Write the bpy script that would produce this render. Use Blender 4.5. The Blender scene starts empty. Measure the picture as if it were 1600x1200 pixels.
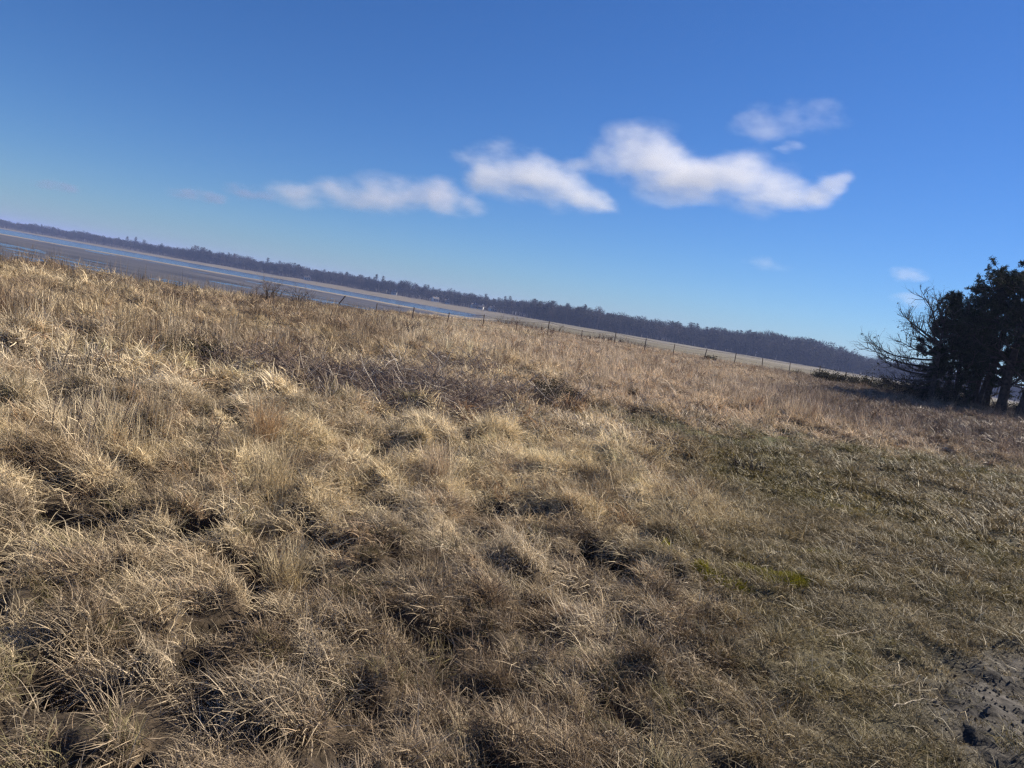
import bpy, bmesh, math, random
import numpy as np
from mathutils import Vector, Matrix

random.seed(7)
SC = bpy.context.scene
COL = SC.collection
R = math.radians

# ------------------------------------------------------------------ camera
EYE = 1.6
PITCH = math.atan(113.5 / 1200.0)      # downwards
ROLL = R(9.65)                         # the phone was held crooked
cam_d = bpy.data.cameras.new('camera')
cam = bpy.data.objects.new('camera', cam_d)
COL.objects.link(cam)
F = Vector((0, math.cos(PITCH), -math.sin(PITCH)))
R0 = Vector((1, 0, 0)); U0 = Vector((0, math.sin(PITCH), math.cos(PITCH)))
RX = R0 * math.cos(ROLL) + U0 * math.sin(ROLL)
UP = -R0 * math.sin(ROLL) + U0 * math.cos(ROLL)
m = Matrix((RX, UP, -F)).transposed().to_4x4()
m.translation = Vector((0, 0, EYE))
cam.matrix_world = m
cam_d.sensor_width = 36; cam_d.lens = 27.0
cam_d.clip_start = 0.05; cam_d.clip_end = 60000
SC.camera = cam

# ------------------------------------------------------------------ sky, sun, exposure
SUN_AZ, SUN_EL = 62.0, 35.0            # degrees right of the view, degrees up
world = bpy.data.worlds.new('World'); SC.world = world; world.use_nodes = True
nt = world.node_tree; nt.nodes.clear()
sky = nt.nodes.new('ShaderNodeTexSky'); sky.sky_type = 'NISHITA'; sky.sun_disc = False
sky.sun_elevation = R(SUN_EL); sky.sun_rotation = R(SUN_AZ)
sky.altitude = 0; sky.air_density = 1.0; sky.dust_density = 0.05; sky.ozone_density = 4.0
hs = nt.nodes.new('ShaderNodeHueSaturation'); hs.inputs['Saturation'].default_value = 1.12
bg = nt.nodes.new('ShaderNodeBackground'); bg.inputs['Strength'].default_value = 0.0505
wo = nt.nodes.new('ShaderNodeOutputWorld')
nt.links.new(sky.outputs[0], hs.inputs['Color']); wb = nt.nodes.new('ShaderNodeMix'); wb.data_type = 'RGBA'; wb.blend_type = 'MULTIPLY'; wb.inputs[0].default_value = 1.0; wb.inputs[7].default_value = (0.53, 0.765, 1.13, 1)   # the phone's cool white balance
nt.links.new(hs.outputs[0], wb.inputs[6]); nt.links.new(wb.outputs[2], bg.inputs[0]); nt.links.new(bg.outputs[0], wo.inputs[0])
sd = bpy.data.lights.new('sun', 'SUN'); sd.energy = 5.0; sd.angle = R(0.53); sd.color = (1.0, 0.90, 0.74)
sun = bpy.data.objects.new('sun', sd); COL.objects.link(sun)
sdir = Vector((math.sin(R(SUN_AZ)) * math.cos(R(SUN_EL)), math.cos(R(SUN_AZ)) * math.cos(R(SUN_EL)), math.sin(R(SUN_EL))))
sun.rotation_euler = sdir.to_track_quat('Z', 'Y').to_euler()
sun.location = (0, 0, 60)
vs = SC.view_settings
vs.view_transform = 'Standard'; vs.look = 'None'; vs.exposure = 0.85; vs.gamma = 1.0; vs.use_curve_mapping = False
cy = SC.cycles
cy.volume_bounces = 5; cy.max_bounces = 5; cy.diffuse_bounces = 2; cy.transmission_bounces = 2; cy.glossy_bounces = 2
cy.transparent_max_bounces = 8
cy.filter_width = 1.4
cy.use_adaptive_sampling = True; cy.adaptive_threshold = 0.025
cy.use_denoising = True; cy.denoising_input_passes = 'RGB_ALBEDO_NORMAL'; cy.denoising_prefilter = 'NONE'
cy.volume_max_steps = 256
cy.debug_use_spatial_splits = True

# ------------------------------------------------------------------ small helpers
def put(name, me, mat=None, parent=None, loc=None):
    o = bpy.data.objects.new(name, me); COL.objects.link(o)
    if mat and me is not None and len(me.materials) == 0: me.materials.append(mat)
    if parent: o.parent = parent
    if loc is not None: o.location = loc
    return o
def empty(name, loc, rz=0.0):
    o = bpy.data.objects.new(name, None); COL.objects.link(o)
    o.location = loc; o.rotation_euler = (0, 0, rz); o.empty_display_size = 0.3
    return o
def tag(o, label=None, cat=None, group=None, kind=None):
    if label: o['label'] = label
    if cat: o['category'] = cat
    if group: o['group'] = group
    if kind: o['kind'] = kind
    return o
def smooth(a, b, x):
    t = np.clip((x - a) / (b - a), 0, 1); return t * t * (3 - 2 * t)
def hash2(ix, iy, seed):
    h = (ix.astype(np.int64) * 374761393 + iy.astype(np.int64) * 668265263 + seed * 974634777) & 0xffffffff
    h = ((h ^ (h >> 13)) * 1274126177) & 0xffffffff
    h = ((h ^ (h >> 16)) * 2246822519) & 0xffffffff
    return ((h ^ (h >> 15)) & 0xffffff) / float(0x1000000)
def vn(x, y, seed=0):
    x = np.asarray(x, float); y = np.asarray(y, float)
    ix = np.floor(x); iy = np.floor(y); fx = x - ix; fy = y - iy
    fx = fx * fx * (3 - 2 * fx); fy = fy * fy * (3 - 2 * fy)
    a = hash2(ix, iy, seed); b = hash2(ix + 1, iy, seed); c = hash2(ix, iy + 1, seed); d = hash2(ix + 1, iy + 1, seed)
    return (a * (1 - fx) + b * fx) * (1 - fy) + (c * (1 - fx) + d * fx) * fy
def fbm(x, y, seed=0, o=4):
    s = 0; a = 0.5; t = 0
    for k in range(o):
        s = s + a * vn(x, y, seed + k * 17); t += a; x = x * 2.03 + 11.3; y = y * 2.03 - 7.7; a *= 0.5
    return s / t
class MB:
    """collects tubes, boxes and loose faces into one mesh"""
    def __init__(s): s.v = []; s.f = []
    def tube(s, pts, rad, n=6, cap=True):
        b = len(s.v); k = len(pts)
        pts = [Vector(p) for p in pts]
        for i in range(k):
            d = (pts[min(i + 1, k - 1)] - pts[max(i - 1, 0)]).normalized()
            a = d.orthogonal().normalized() if i == 0 else (a - d * a.dot(d)).normalized()
            c = d.cross(a)
            for j in range(n):
                t = 2 * math.pi * j / n
                s.v.append(tuple(pts[i] + (a * math.cos(t) + c * math.sin(t)) * rad[i]))
        for i in range(k - 1):
            for j in range(n):
                s.f.append((b + i * n + j, b + i * n + (j + 1) % n, b + (i + 1) * n + (j + 1) % n, b + (i + 1) * n + j))
        if cap:
            s.f.append(tuple(b + j for j in reversed(range(n)))); s.f.append(tuple(b + (k - 1) * n + j for j in range(n)))
    def box(s, c, h, M=None):
        b = len(s.v)
        for x in (-1, 1):
            for y in (-1, 1):
                for z in (-1, 1):
                    p = Vector((x * h[0], y * h[1], z * h[2]))
                    if M is not None: p = M @ p
                    s.v.append(tuple(p + Vector(c)))
        for q in ((0, 1, 3, 2), (4, 6, 7, 5), (0, 4, 5, 1), (2, 3, 7, 6), (0, 2, 6, 4), (1, 5, 7, 3)): s.f.append(tuple(b + i for i in q))
    def tri(s, a, b, c):
        n = len(s.v); s.v += [tuple(a), tuple(b), tuple(c)]; s.f.append((n, n + 1, n + 2))
    def quad(s, a, b, c, d):
        n = len(s.v); s.v += [tuple(a), tuple(b), tuple(c), tuple(d)]; s.f.append((n, n + 1, n + 2, n + 3))
    def mesh(s, name, mat=None, sm=False):
        me = bpy.data.meshes.new(name); me.from_pydata(s.v, [], s.f)
        if mat: me.materials.append(mat)
        if sm: me.polygons.foreach_set('use_smooth', [True] * len(me.polygons))
        me.update(); return me

# ------------------------------------------------------------------ materials
def new_mat(name):
    mt = bpy.data.materials.new(name); mt.use_nodes = True; mt.node_tree.nodes.clear()
    return mt, mt.node_tree.nodes, mt.node_tree.links
def simple(name, c1, c2, scale=3.0, rough=0.85, bump=0.3, detail=6.0, spec=0.25, bdist=0.02):
    mt, N, L = new_mat(name)
    tc = N.new('ShaderNodeTexCoord'); no = N.new('ShaderNodeTexNoise'); no.inputs['Scale'].default_value = scale; no.inputs['Detail'].default_value = detail
    L.new(tc.outputs['Object'], no.inputs['Vector'])
    cr = N.new('ShaderNodeValToRGB'); cr.color_ramp.elements[0].color = (*c1, 1); cr.color_ramp.elements[1].color = (*c2, 1)
    cr.color_ramp.elements[0].position = 0.32; cr.color_ramp.elements[1].position = 0.68
    L.new(no.outputs['Fac'], cr.inputs[0])
    p = N.new('ShaderNodeBsdfPrincipled'); p.inputs['Roughness'].default_value = rough; p.inputs['Specular IOR Level'].default_value = spec
    L.new(cr.outputs[0], p.inputs['Base Color'])
    bp = N.new('ShaderNodeBump'); bp.inputs['Strength'].default_value = bump; bp.inputs['Distance'].default_value = bdist
    L.new(no.outputs['Fac'], bp.inputs['Height']); L.new(bp.outputs[0], p.inputs['Normal'])
    o = N.new('ShaderNodeOutputMaterial'); L.new(p.outputs[0], o.inputs[0]); return mt
def leafy(name, attr=True, col=(0.4, 0.3, 0.2), col2=None, transl=0.3, rough=0.55, spec=0.2, var=0.8, scale=2.0):
    """thin blades, needles and twigs: colour per plant, brightness per blade, light shining through"""
    mt, N, L = new_mat(name)
    if attr:
        a = N.new('ShaderNodeAttribute'); a.attribute_type = 'INSTANCER'; a.attribute_name = 'tint'; csrc = a.outputs['Color']
        r = N.new('ShaderNodeAttribute'); r.attribute_type = 'GEOMETRY'; r.attribute_name = 'rnd'
        mr = N.new('ShaderNodeMapRange'); mr.inputs['To Min'].default_value = 1 - var * 0.5; mr.inputs['To Max'].default_value = 1 + var * 0.5
        L.new(r.outputs['Fac'], mr.inputs['Value'])
    else:
        tc = N.new('ShaderNodeTexCoord'); no = N.new('ShaderNodeTexNoise'); no.inputs['Scale'].default_value = scale; no.inputs['Detail'].default_value = 5
        L.new(tc.outputs['Object'], no.inputs['Vector'])
        mx = N.new('ShaderNodeMix'); mx.data_type = 'RGBA'
        mx.inputs[6].default_value = (*col, 1); mx.inputs[7].default_value = (*(col2 or col), 1)
        sh = N.new('ShaderNodeMapRange'); sh.inputs['From Min'].default_value = 0.35; sh.inputs['From Max'].default_value = 0.65
        L.new(no.outputs['Fac'], sh.inputs['Value']); L.new(sh.outputs[0], mx.inputs[0]); csrc = mx.outputs[2]
        g = N.new('ShaderNodeNewGeometry'); mr = N.new('ShaderNodeMapRange')
        mr.inputs['To Min'].default_value = 1 - var * 0.5; mr.inputs['To Max'].default_value = 1 + var * 0.5
        L.new(g.outputs['Random Per Island'], mr.inputs['Value'])
    vm = N.new('ShaderNodeVectorMath'); vm.operation = 'SCALE'; L.new(csrc, vm.inputs[0]); L.new(mr.outputs[0], vm.inputs['Scale'])
    p = N.new('ShaderNodeBsdfPrincipled'); p.inputs['Roughness'].default_value = rough; p.inputs['Specular IOR Level'].default_value = spec
    L.new(vm.outputs[0], p.inputs['Base Color'])
    o = N.new('ShaderNodeOutputMaterial')
    if transl > 0:
        t = N.new('ShaderNodeBsdfTranslucent'); L.new(vm.outputs[0], t.inputs[0])
        ms = N.new('ShaderNodeMixShader'); ms.inputs[0].default_value = transl
        L.new(p.outputs[0], ms.inputs[1]); L.new(t.outputs[0], ms.inputs[2]); L.new(ms.outputs[0], o.inputs[0])
    else: L.new(p.outputs[0], o.inputs[0])
    return mt
M_GRASS = leafy('dry_grass_blades', True, transl=0.22, var=1.4)
M_TWIGGRASS = leafy('weed_stems', True, transl=0.0, var=0.8, rough=0.7)
M_WOOD = simple('weathered_post', (0.07, 0.05, 0.035), (0.15, 0.11, 0.08), 9, 0.9, 0.5)
M_WIRE = simple('rusty_wire', (0.06, 0.04, 0.03), (0.14, 0.10, 0.08), 20, 0.6, 0.1)
M_BARK = simple('pine_bark', (0.030, 0.024, 0.021), (0.085, 0.066, 0.054), 7, 0.95, 0.8, bdist=0.05)
M_NEEDLE = leafy('pine_needles', False, (0.018, 0.026, 0.012), (0.038, 0.046, 0.020), transl=0.10, var=0.8, scale=1.2, spec=0.05, rough=0.75)
M_DEAD = simple('dead_branches', (0.035, 0.028, 0.026), (0.075, 0.062, 0.055), 12, 0.9, 0.4)
M_BRUSH = leafy('brush_twigs', False, (0.13, 0.098, 0.082), (0.25, 0.19, 0.155), transl=0.0, var=1.2, scale=3, rough=0.7)
M_BRUSHPALE = leafy('bleached_twigs', False, (0.34, 0.29, 0.245), (0.5, 0.44, 0.38), transl=0.0, var=0.7, scale=3, rough=0.6)
M_SHRUB = leafy('shrub_twigs', False, (0.065, 0.050, 0.042), (0.13, 0.095, 0.075), transl=0.0, var=1.0, scale=2, rough=0.75)
M_RUST = leafy('rusty_shrub_twigs', False, (0.13, 0.075, 0.05), (0.20, 0.125, 0.085), transl=0.05, var=1.0, scale=0.8, rough=0.75)
M_DARKLEAF = leafy('bramble_leaves', False, (0.012, 0.016, 0.009), (0.028, 0.026, 0.016), transl=0.05, var=1.0, scale=2, rough=0.85, spec=0.05)
M_MOSS = leafy('moss', True, transl=0.35, var=0.8, rough=0.8)

# ------------------------------------------------------------------ the lie of the land
SEA = -5.4
def edge_x(y): return np.interp(y, [-400, -50, 0, 20, 45, 60, 72, 90, 150, 300, 480, 700, 9000], [-60, -25, -18, -16, -15.2, -13.2, -7, 0, 7, 10, 6, -8, -8])
LN = np.array([475.0, 730.0]) / math.hypot(475, 730)       # normal of the far shore
LT = np.array([-730.0, 475.0]) / math.hypot(475, 730)
def far_shore(x, y):
    d = (x - 0) * LN[0] + (y - 600) * LN[1]; t = ((x - 0) * LT[0] + (y - 600) * LT[1]) / 871.0
    return d, t
def turf_edge(y): return np.interp(y, [0, 2.5, 5.5, 8.5, 12, 14], [0.4, 0.8, 1.5, 2.2, 2.3, 1.5])
def path_y(x): return np.interp(x, [-3, 0, 1.8, 3.5, 6.4, 10.7, 20, 40], [15, 14.2, 13.0, 13.6, 15, 15.8, 18.5, 26])
def zones(x, y):
    """weights: short turf, mossy path, bare soil"""
    wob = (fbm(x * 0.9, y * 0.9, 5) - 0.5) * 1.6
    turf = smooth(-0.5, 0.7, x - turf_edge(y) + wob) * smooth(1.0, -0.8, y - path_y(x) + wob)
    path = np.exp(-((y - path_y(x) + wob * 0.6) / 1.5) ** 2) * smooth(0.2, 2.2, x + wob)
    u = (x - 3.05) * 0.62 + (y - 3.95) * 0.78; v = -(x - 3.05) * 0.78 + (y - 3.95) * 0.62
    soil = smooth(1.15, 0.55, np.sqrt((u / 1.25) ** 2 + (v / 0.62) ** 2) + wob * 0.28)
    return turf, path, soil
def humps(x, y, cell, seed, rmin, rmax, prob):
    ix = np.floor(x / cell); iy = np.floor(y / cell); h = np.zeros_like(x)
    for a in (-1, 0, 1):
        for b in (-1, 0, 1):
            cx = ix + a; cyy = iy + b
            px = (cx + hash2(cx, cyy, seed)) * cell; py = (cyy + hash2(cx, cyy, seed + 1)) * cell
            r = rmin + (rmax - rmin) * hash2(cx, cyy, seed + 2); on = hash2(cx, cyy, seed + 3) < prob
            q = np.sqrt((x - px) ** 2 + (y - py) ** 2) / r
            k = np.where(on, (0.45 + 0.55 * hash2(cx, cyy, seed + 4)) * (1 - smooth(0.45, 1.0, q)), 0)
            h = np.maximum(h, k)
    return h
def pits(x, y):
    wx = x + (vn(x * 3.1, y * 3.1, 33) - 0.5) * 0.34 + (vn(x * 9, y * 9, 35) - 0.5) * 0.12; wy = y + (vn(x * 3.1, y * 3.1, 34) - 0.5) * 0.26 + (vn(x * 9, y * 9, 36) - 0.5) * 0.10
    return np.minimum(1, np.maximum(humps(wx, wy * 1.4, 0.44, 51, 0.09, 0.19, 0.80), humps(wx, wy * 1.5, 1.05, 57, 0.17, 0.36, 0.74) * smooth(3, 5.5, np.hypot(x, y))) * 1.8)
def relief(x, y):
    r = np.hypot(x, y); turf, path, soil = zones(x, y)
    wx = x + (vn(x * 2.2, y * 2.2, 31) - 0.5) * 0.35; wy = y + (vn(x * 2.2, y * 2.2, 32) - 0.5) * 0.35
    calm = np.clip(np.maximum(turf * 0.80, np.maximum(path * 0.85, soil)), 0, 1)
    big = humps(wx, wy, 0.80, 3, 0.26, 0.50, 0.72) * (0.08 + 0.11 * smooth(4, 9, r)) + humps(wx, wy, 0.36, 9, 0.09, 0.22, 0.6) * 0.10 - 0.06
    z = big * (1 - calm) * smooth(95, 45, r) - pits(x, y) * (0.22 + 0.04 * smooth(4, 8, r)) * (1 - np.clip(np.maximum(turf * 0.85, soil), 0, 1)) * smooth(60, 25, r)
    z = z + (fbm(x * 1.7, y * 1.7, 41, 3) - 0.5) * 0.10 * (1 - 0.4 * calm) * smooth(120, 60, r)
    z = z + soil * (fbm(x * 9, y * 9, 44, 4) - 0.4) * 0.11
    return z
def base_z(x, y):
    x = np.asarray(x, float); y = np.asarray(y, float)
    z = 0.62 * np.exp(-(((x - 33) / 17) ** 2 + ((y - 47) / 13) ** 2)) - 0.42 * np.exp(-(((x + 11) / 10) ** 2 + ((y - 58) / 14) ** 2))
    z = z + (fbm(x * 0.09, y * 0.09, 21, 2) - 0.5) * 0.35 * smooth(6, 25, np.hypot(x, y)) * smooth(400, 100, np.hypot(x, y))
    z = z + 0.42 * np.exp(-(((x + 17) / 7) ** 2 + ((y - 22) / 9) ** 2))
    z = z - 1.5 * smooth(75, 420, y) - 0.25 * smooth(66, 95, y)
    land = z
    s = edge_x(y) + (fbm(x * 0.05, y * 0.05, 23, 3) - 0.5) * np.interp(y, [0, 80, 300], [2.0, 4, 14]) - x
    w = np.interp(y, [0, 60, 90, 200, 400], [8, 9, 16, 30, 45])
    k = smooth(0, 1, s / w)
    d, t = far_shore(x, y)
    tt = np.clip(t, 0, 1.4)
    bw = 78 - 26 * tt; cw = 125 + 160 * tt
    bank = (fbm(x * 0.012, y * 0.012, 27, 3) - 0.5)
    e = d + bw + bank * 22
    # tidal flat: mud a hand above the water, channel below it, far beach rising to the wood
    along = x * LT[0] + y * LT[1]
    mud = 0.05 + (fbm(along * 0.010, d * 0.05, 25, 4) - 0.5) * 0.34 + (fbm(along * 0.06, d * 0.25, 26, 4) - 0.5) * 0.30
    ridge = 0.22 * np.exp(-((e + cw + 22) / 13) ** 2)
    mud = mud + ridge + 0.10 * smooth(-120, -60, e + cw) * smooth(-10, -60, e + cw) * 0.5
    mud = mud - 0.06 * smooth(320, 140, np.hypot(x, y))
    inch = smooth(-cw - 6, -cw + 14, e)
    mud = mud * (1 - inch) - 0.6 * inch
    ztree = np.interp(t, [-1, 0, 0.2, 0.5, 1.0], [-1.6, -1.9, -2.3, -3.2, -4.3])
    flat = SEA + mud
    up = smooth(-6, 30, e)
    flat = flat * (1 - up) + (SEA + 0.25) * up
    flat = flat + (ztree - SEA - 0.25) * np.clip((d + bw * 0.9) / (bw * 0.9), 0, 1) ** 1.3 * smooth(-bw, -bw * 0.7, d)
    flat = np.where(d > 0, ztree + 6 * smooth(20, 260, d), flat)
    z = land * (1 - k) + flat * k
    return z
def full_z(x, y): return base_z(x, y) + relief(x, y) * smooth(2.5, 0.5, edge_x(y) - x)
def gz(x, y): return float(full_z(np.array([x]), np.array([y]))[0])
def bz(x, y): return float(base_z(np.array([x]), np.array([y]))[0])
def at(az, d): return (d * math.sin(R(az)), d * math.cos(R(az)))

def build_ground():
    az = np.concatenate([np.linspace(-180, -52, 40, endpoint=False), np.linspace(-52, 52, 430, endpoint=False), np.linspace(52, 180, 40, endpoint=False)])
    rr = [0.35]
    while rr[-1] < 85: rr.append(rr[-1] * 1.0088 + 0.002)
    while rr[-1] < 7600: rr.append(rr[-1] * 1.022)
    rr = np.array(rr); na, nr = len(az), len(rr)
    A, Q = np.meshgrid(np.radians(az), rr)
    X = (Q * np.sin(A)).ravel(); Y = (Q * np.cos(A)).ravel()
    Z = full_z(X, Y)
    X = np.append(X, 0); Y = np.append(Y, 0); Z = np.append(Z, gz(0, 0))
    V = np.column_stack([X, Y, Z])
    i = np.arange(nr - 1)[:, None]; j = np.arange(na)[None, :]; j2 = (j + 1) % na
    q = np.stack([i * na + j, i * na + j2, (i + 1) * na + j2, (i + 1) * na + j], -1).reshape(-1, 4)[:, ::-1]
    c = len(X) - 1
    fan = np.column_stack([np.full(na, c), (np.arange(na) + 1) % na, np.arange(na)])[:, ::-1]
    me = bpy.data.meshes.new('ground')
    me.vertices.add(len(V)); me.vertices.foreach_set('co', V.ravel())
    nl = q.size + fan.size
    me.loops.add(nl); me.loops.foreach_set('vertex_index', np.concatenate([q.ravel(), fan.ravel()]).astype(np.int32))
    me.polygons.add(len(q) + len(fan))
    st = np.concatenate([np.arange(len(q)) * 4, q.size + np.arange(len(fan)) * 3]).astype(np.int32)
    me.polygons.foreach_set('loop_start', st)
    me.polygons.foreach_set('use_smooth', np.ones(len(q) + len(fan), bool))
    me.update(calc_edges=True); me.validate()
    # what the ground is made of, place by place
    x, y = X, Y; r = np.hypot(x, y)
    turf, path, soil = zones(x, y)
    c3 = lambda *c: np.array(c)[None, :]
    n1 = fbm(x * 0.8, y * 0.8, 61)[:, None]; n2 = fbm(x * 0.05, y * 0.05, 62)[:, None]; n3 = fbm(x * 4.0, y * 4.0, 63)[:, None]
    C = c3(0.060, 0.044, 0.029) * (0.3 + 1.4 * n3)
    C = C * (1 - turf[:, None]) + (c3(0.095, 0.080, 0.045) * (0.6 + 0.8 * n3)) * turf[:, None]
    g = (path * 0.9)[:, None]; C = C * (1 - g) + c3(0.075, 0.080, 0.030) * (0.6 + 0.8 * n3) * g
    s = soil[:, None]; C = C * (1 - s) + c3(0.052, 0.046, 0.041) * (0.3 + 1.4 * fbm(x * 14.0, y * 14.0, 64)[:, None]) * s
    far = smooth(70, 110, r)[:, None]; C = C * (1 - far) + (c3(0.125, 0.108, 0.072) * (0.55 + 0.9 * n2)) * far
    z0 = Z; d, t = far_shore(x, y)
    wet = (z0 < SEA + 0.9) & (x < edge_x(y) + 20) & (d < -20)
    w = smooth(SEA + 0.95, SEA + 0.45, z0)[:, None] * (d < 0)[:, None]
    al = x * LT[0] + y * LT[1]; mudc = c3(0.072, 0.064, 0.055) * (0.25 + 1.5 * fbm(al * 0.03, d * 0.14, 66)[:, None])
    C = C * (1 - w) + mudc * w
    tt = np.clip(t, 0, 1.4); bw = 78 - 26 * tt; cw = 125 + 160 * tt
    e = d + bw + (fbm(x * 0.012, y * 0.012, 27, 3) - 0.5) * 22
    rg = (np.exp(-((e + cw + 22) / 11) ** 2) * (d < 0))[:, None]
    C = C * (1 - rg) + c3(0.27, 0.225, 0.165) * rg
    bc = (smooth(-4, 14, e) * (d < 2) * (x < edge_x(y) + 5))[:, None]
    C = C * (1 - bc) + c3(0.145, 0.122, 0.086) * (0.75 + 0.5 * n2) * bc
    wd = smooth(-2, 6, d)[:, None]; C = C * (1 - wd) + c3(0.07, 0.06, 0.05) * wd
    at_ = me.color_attributes.new('soil_colour', 'FLOAT_COLOR', 'POINT')
    at_.data.foreach_set('color', np.column_stack([np.clip(C, 0, 1), np.ones(len(C))]).astype(np.float32).ravel())
    wa = me.attributes.new('wet', 'FLOAT', 'POINT'); wa.data.foreach_set('value', np.clip(w[:, 0] * (1 - rg[:, 0]) * (1 - bc[:, 0]), 0, 1).astype(np.float32))
    mt, N, L = new_mat('ground_surface')
    a = N.new('ShaderNodeAttribute'); a.attribute_name = 'soil_colour'
    b = N.new('ShaderNodeAttribute'); b.attribute_name = 'wet'
    tc = N.new('ShaderNodeTexCoord'); no = N.new('ShaderNodeTexNoise'); no.inputs['Scale'].default_value = 22; no.inputs['Detail'].default_value = 8
    L.new(tc.outputs['Object'], no.inputs['Vector'])
    mr = N.new('ShaderNodeMapRange'); mr.inputs['From Min'].default_value = 0.3; mr.inputs['From Max'].default_value = 0.7; mr.inputs['To Min'].default_value = 0.5; mr.inputs['To Max'].default_value = 1.5
    L.new(no.outputs['Fac'], mr.inputs['Value'])
    vm = N.new('ShaderNodeVectorMath'); vm.operation = 'SCALE'; L.new(a.outputs['Color'], vm.inputs[0]); L.new(mr.outputs[0], vm.inputs['Scale'])
    p = N.new('ShaderNodeBsdfPrincipled'); p.inputs['Specular IOR Level'].default_value = 0.3
    ro = N.new('ShaderNodeMapRange'); ro.inputs['To Min'].default_value = 0.95; ro.inputs['To Max'].default_value = 0.55
    L.new(b.outputs['Fac'], ro.inputs['Value']); L.new(ro.outputs[0], p.inputs['Roughness']); L.new(vm.outputs[0], p.inputs['Base Color'])
    bp = N.new('ShaderNodeBump'); bp.inputs['Strength'].default_value = 0.7; bp.inputs['Distance'].default_value = 0.025
    L.new(no.outputs['Fac'], bp.inputs['Height']); L.new(bp.outputs[0], p.inputs['Normal'])
    o = N.new('ShaderNodeOutputMaterial'); L.new(p.outputs[0], o.inputs[0])
    ob = put('ground', me, mt); tag(ob, 'tussocky dry coastal meadow running down to a tidal mudflat', 'ground', kind='structure')
    return ob
ground = build_ground()

# water lying in the channel and in the pools of the flat
wm = MB(); wm.quad((-4200, 20, SEA), (60, 20, SEA), (60, 900, SEA), (-4200, 3600, SEA))
mt, N, L = new_mat('tidal_water')
tc = N.new('ShaderNodeTexCoord'); no = N.new('ShaderNodeTexNoise'); no.inputs['Scale'].default_value = 0.9; no.inputs['Detail'].default_value = 4
L.new(tc.outputs['Object'], no.inputs['Vector'])
p = N.new('ShaderNodeBsdfPrincipled'); p.inputs['Base Color'].default_value = (0.035, 0.05, 0.065, 1); p.inputs['Roughness'].default_value = 0.18; p.inputs['IOR'].default_value = 1.33
bp = N.new('ShaderNodeBump'); bp.inputs['Strength'].default_value = 0.3; bp.inputs['Distance'].default_value = 0.06
L.new(no.outputs['Fac'], bp.inputs['Height']); L.new(bp.outputs[0], p.inputs['Normal'])
o = N.new('ShaderNodeOutputMaterial'); L.new(p.outputs[0], o.inputs[0])
water = put('water', wm.mesh('water', mt)); tag(water, 'shallow blue tidal water in channels and pools on the flat', 'water', kind='structure')

# ------------------------------------------------------------------ grass: tuft meshes, scattered as instances
rng = np.random.default_rng(11)
def ribbon_mesh(name, P, W, side, rnd, mat):
    """P (n,s,3) spines, W (n,s) half widths, side (n,3)"""
    n, s, _ = P.shape
    a = P - side[:, None, :] * W[:, :, None]; b = P + side[:, None, :] * W[:, :, None]
    V = np.stack([a, b], 2).reshape(-1, 3)
    k = np.arange(n)[:, None] * (2 * s) + np.arange(s - 1)[None, :] * 2
    q = np.stack([k, k + 1, k + 3, k + 2], -1).reshape(-1, 4)
    me = bpy.data.meshes.new(name); me.from_pydata(V.tolist(), [], q.tolist()); me.materials.append(mat)
    at_ = me.attributes.new('rnd', 'FLOAT', 'POINT'); at_.data.foreach_set('value', np.repeat(rnd, 2 * s).astype(np.float32))
    me.polygons.foreach_set('use_smooth', np.ones(len(q), bool)); me.update(); return me
def spines(n, Rad, Lr, th0, th1, spread, seg=5, lift=0.012, kink=0.12):
    rad = Rad * np.sqrt(rng.random(n)); ph0 = rng.random(n) * 2 * np.pi
    base = np.column_stack([rad * np.cos(ph0), rad * np.sin(ph0), np.full(n, -0.02)])
    phi = rng.normal(0, spread, n) if spread < 3 else rng.random(n) * 2 * np.pi
    Ln = rng.uniform(Lr[0], Lr[1], n); a0 = np.radians(rng.uniform(*th0, n)); a1 = np.radians(rng.uniform(*th1, n))
    P = np.zeros((n, seg, 3)); P[:, 0] = base
    for i in range(1, seg):
        f = (i - 0.5) / (seg - 1); th = a0 + (a1 - a0) * f; phi = phi + rng.normal(0, kink, n)
        st = Ln / (seg - 1)
        P[:, i, 0] = P[:, i - 1, 0] + st * np.sin(th) * np.cos(phi)
        P[:, i, 1] = P[:, i - 1, 1] + st * np.sin(th) * np.sin(phi)
        P[:, i, 2] = P[:, i - 1, 2] + st * np.cos(th)
        P[:, i, 2] = np.maximum(P[:, i, 2], lift * (0.2 + 2.5 * rng.random(n)))
    tw = rng.normal(0, 0.6, n)
    side = np.column_stack([-np.sin(phi) * np.cos(tw), np.cos(phi) * np.cos(tw), np.sin(tw)])
    return P, side
def tuft(name, n, Rad, Lr, th0, th1, spread, w, seg=5, mat=None, lift=0.012, head=False, kink=0.12):
    P, side = spines(n, Rad, Lr, th0, th1, spread, seg, lift, kink)
    t = np.linspace(0, 1, seg)[None, :]
    W = w * (0.6 + 0.8 * rng.random(n))[:, None] * (1 - 0.80 * t ** 2.0) * 0.5
    if head: W[:, -2] *= 2.2; W[:, -1] *= 1.6
    return ribbon_mesh(name, P, W, side, rng.random(n), mat or M_GRASS)
TUFTS = []
def kinds(tag_, fn, k):
    ids = []
    for i in range(k): ids.append(len(TUFTS)); TUFTS.append(fn('%03d_%s' % (len(TUFTS), tag_)))
    return ids
NEAR, MID, FAR = {}, {}, {}
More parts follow.
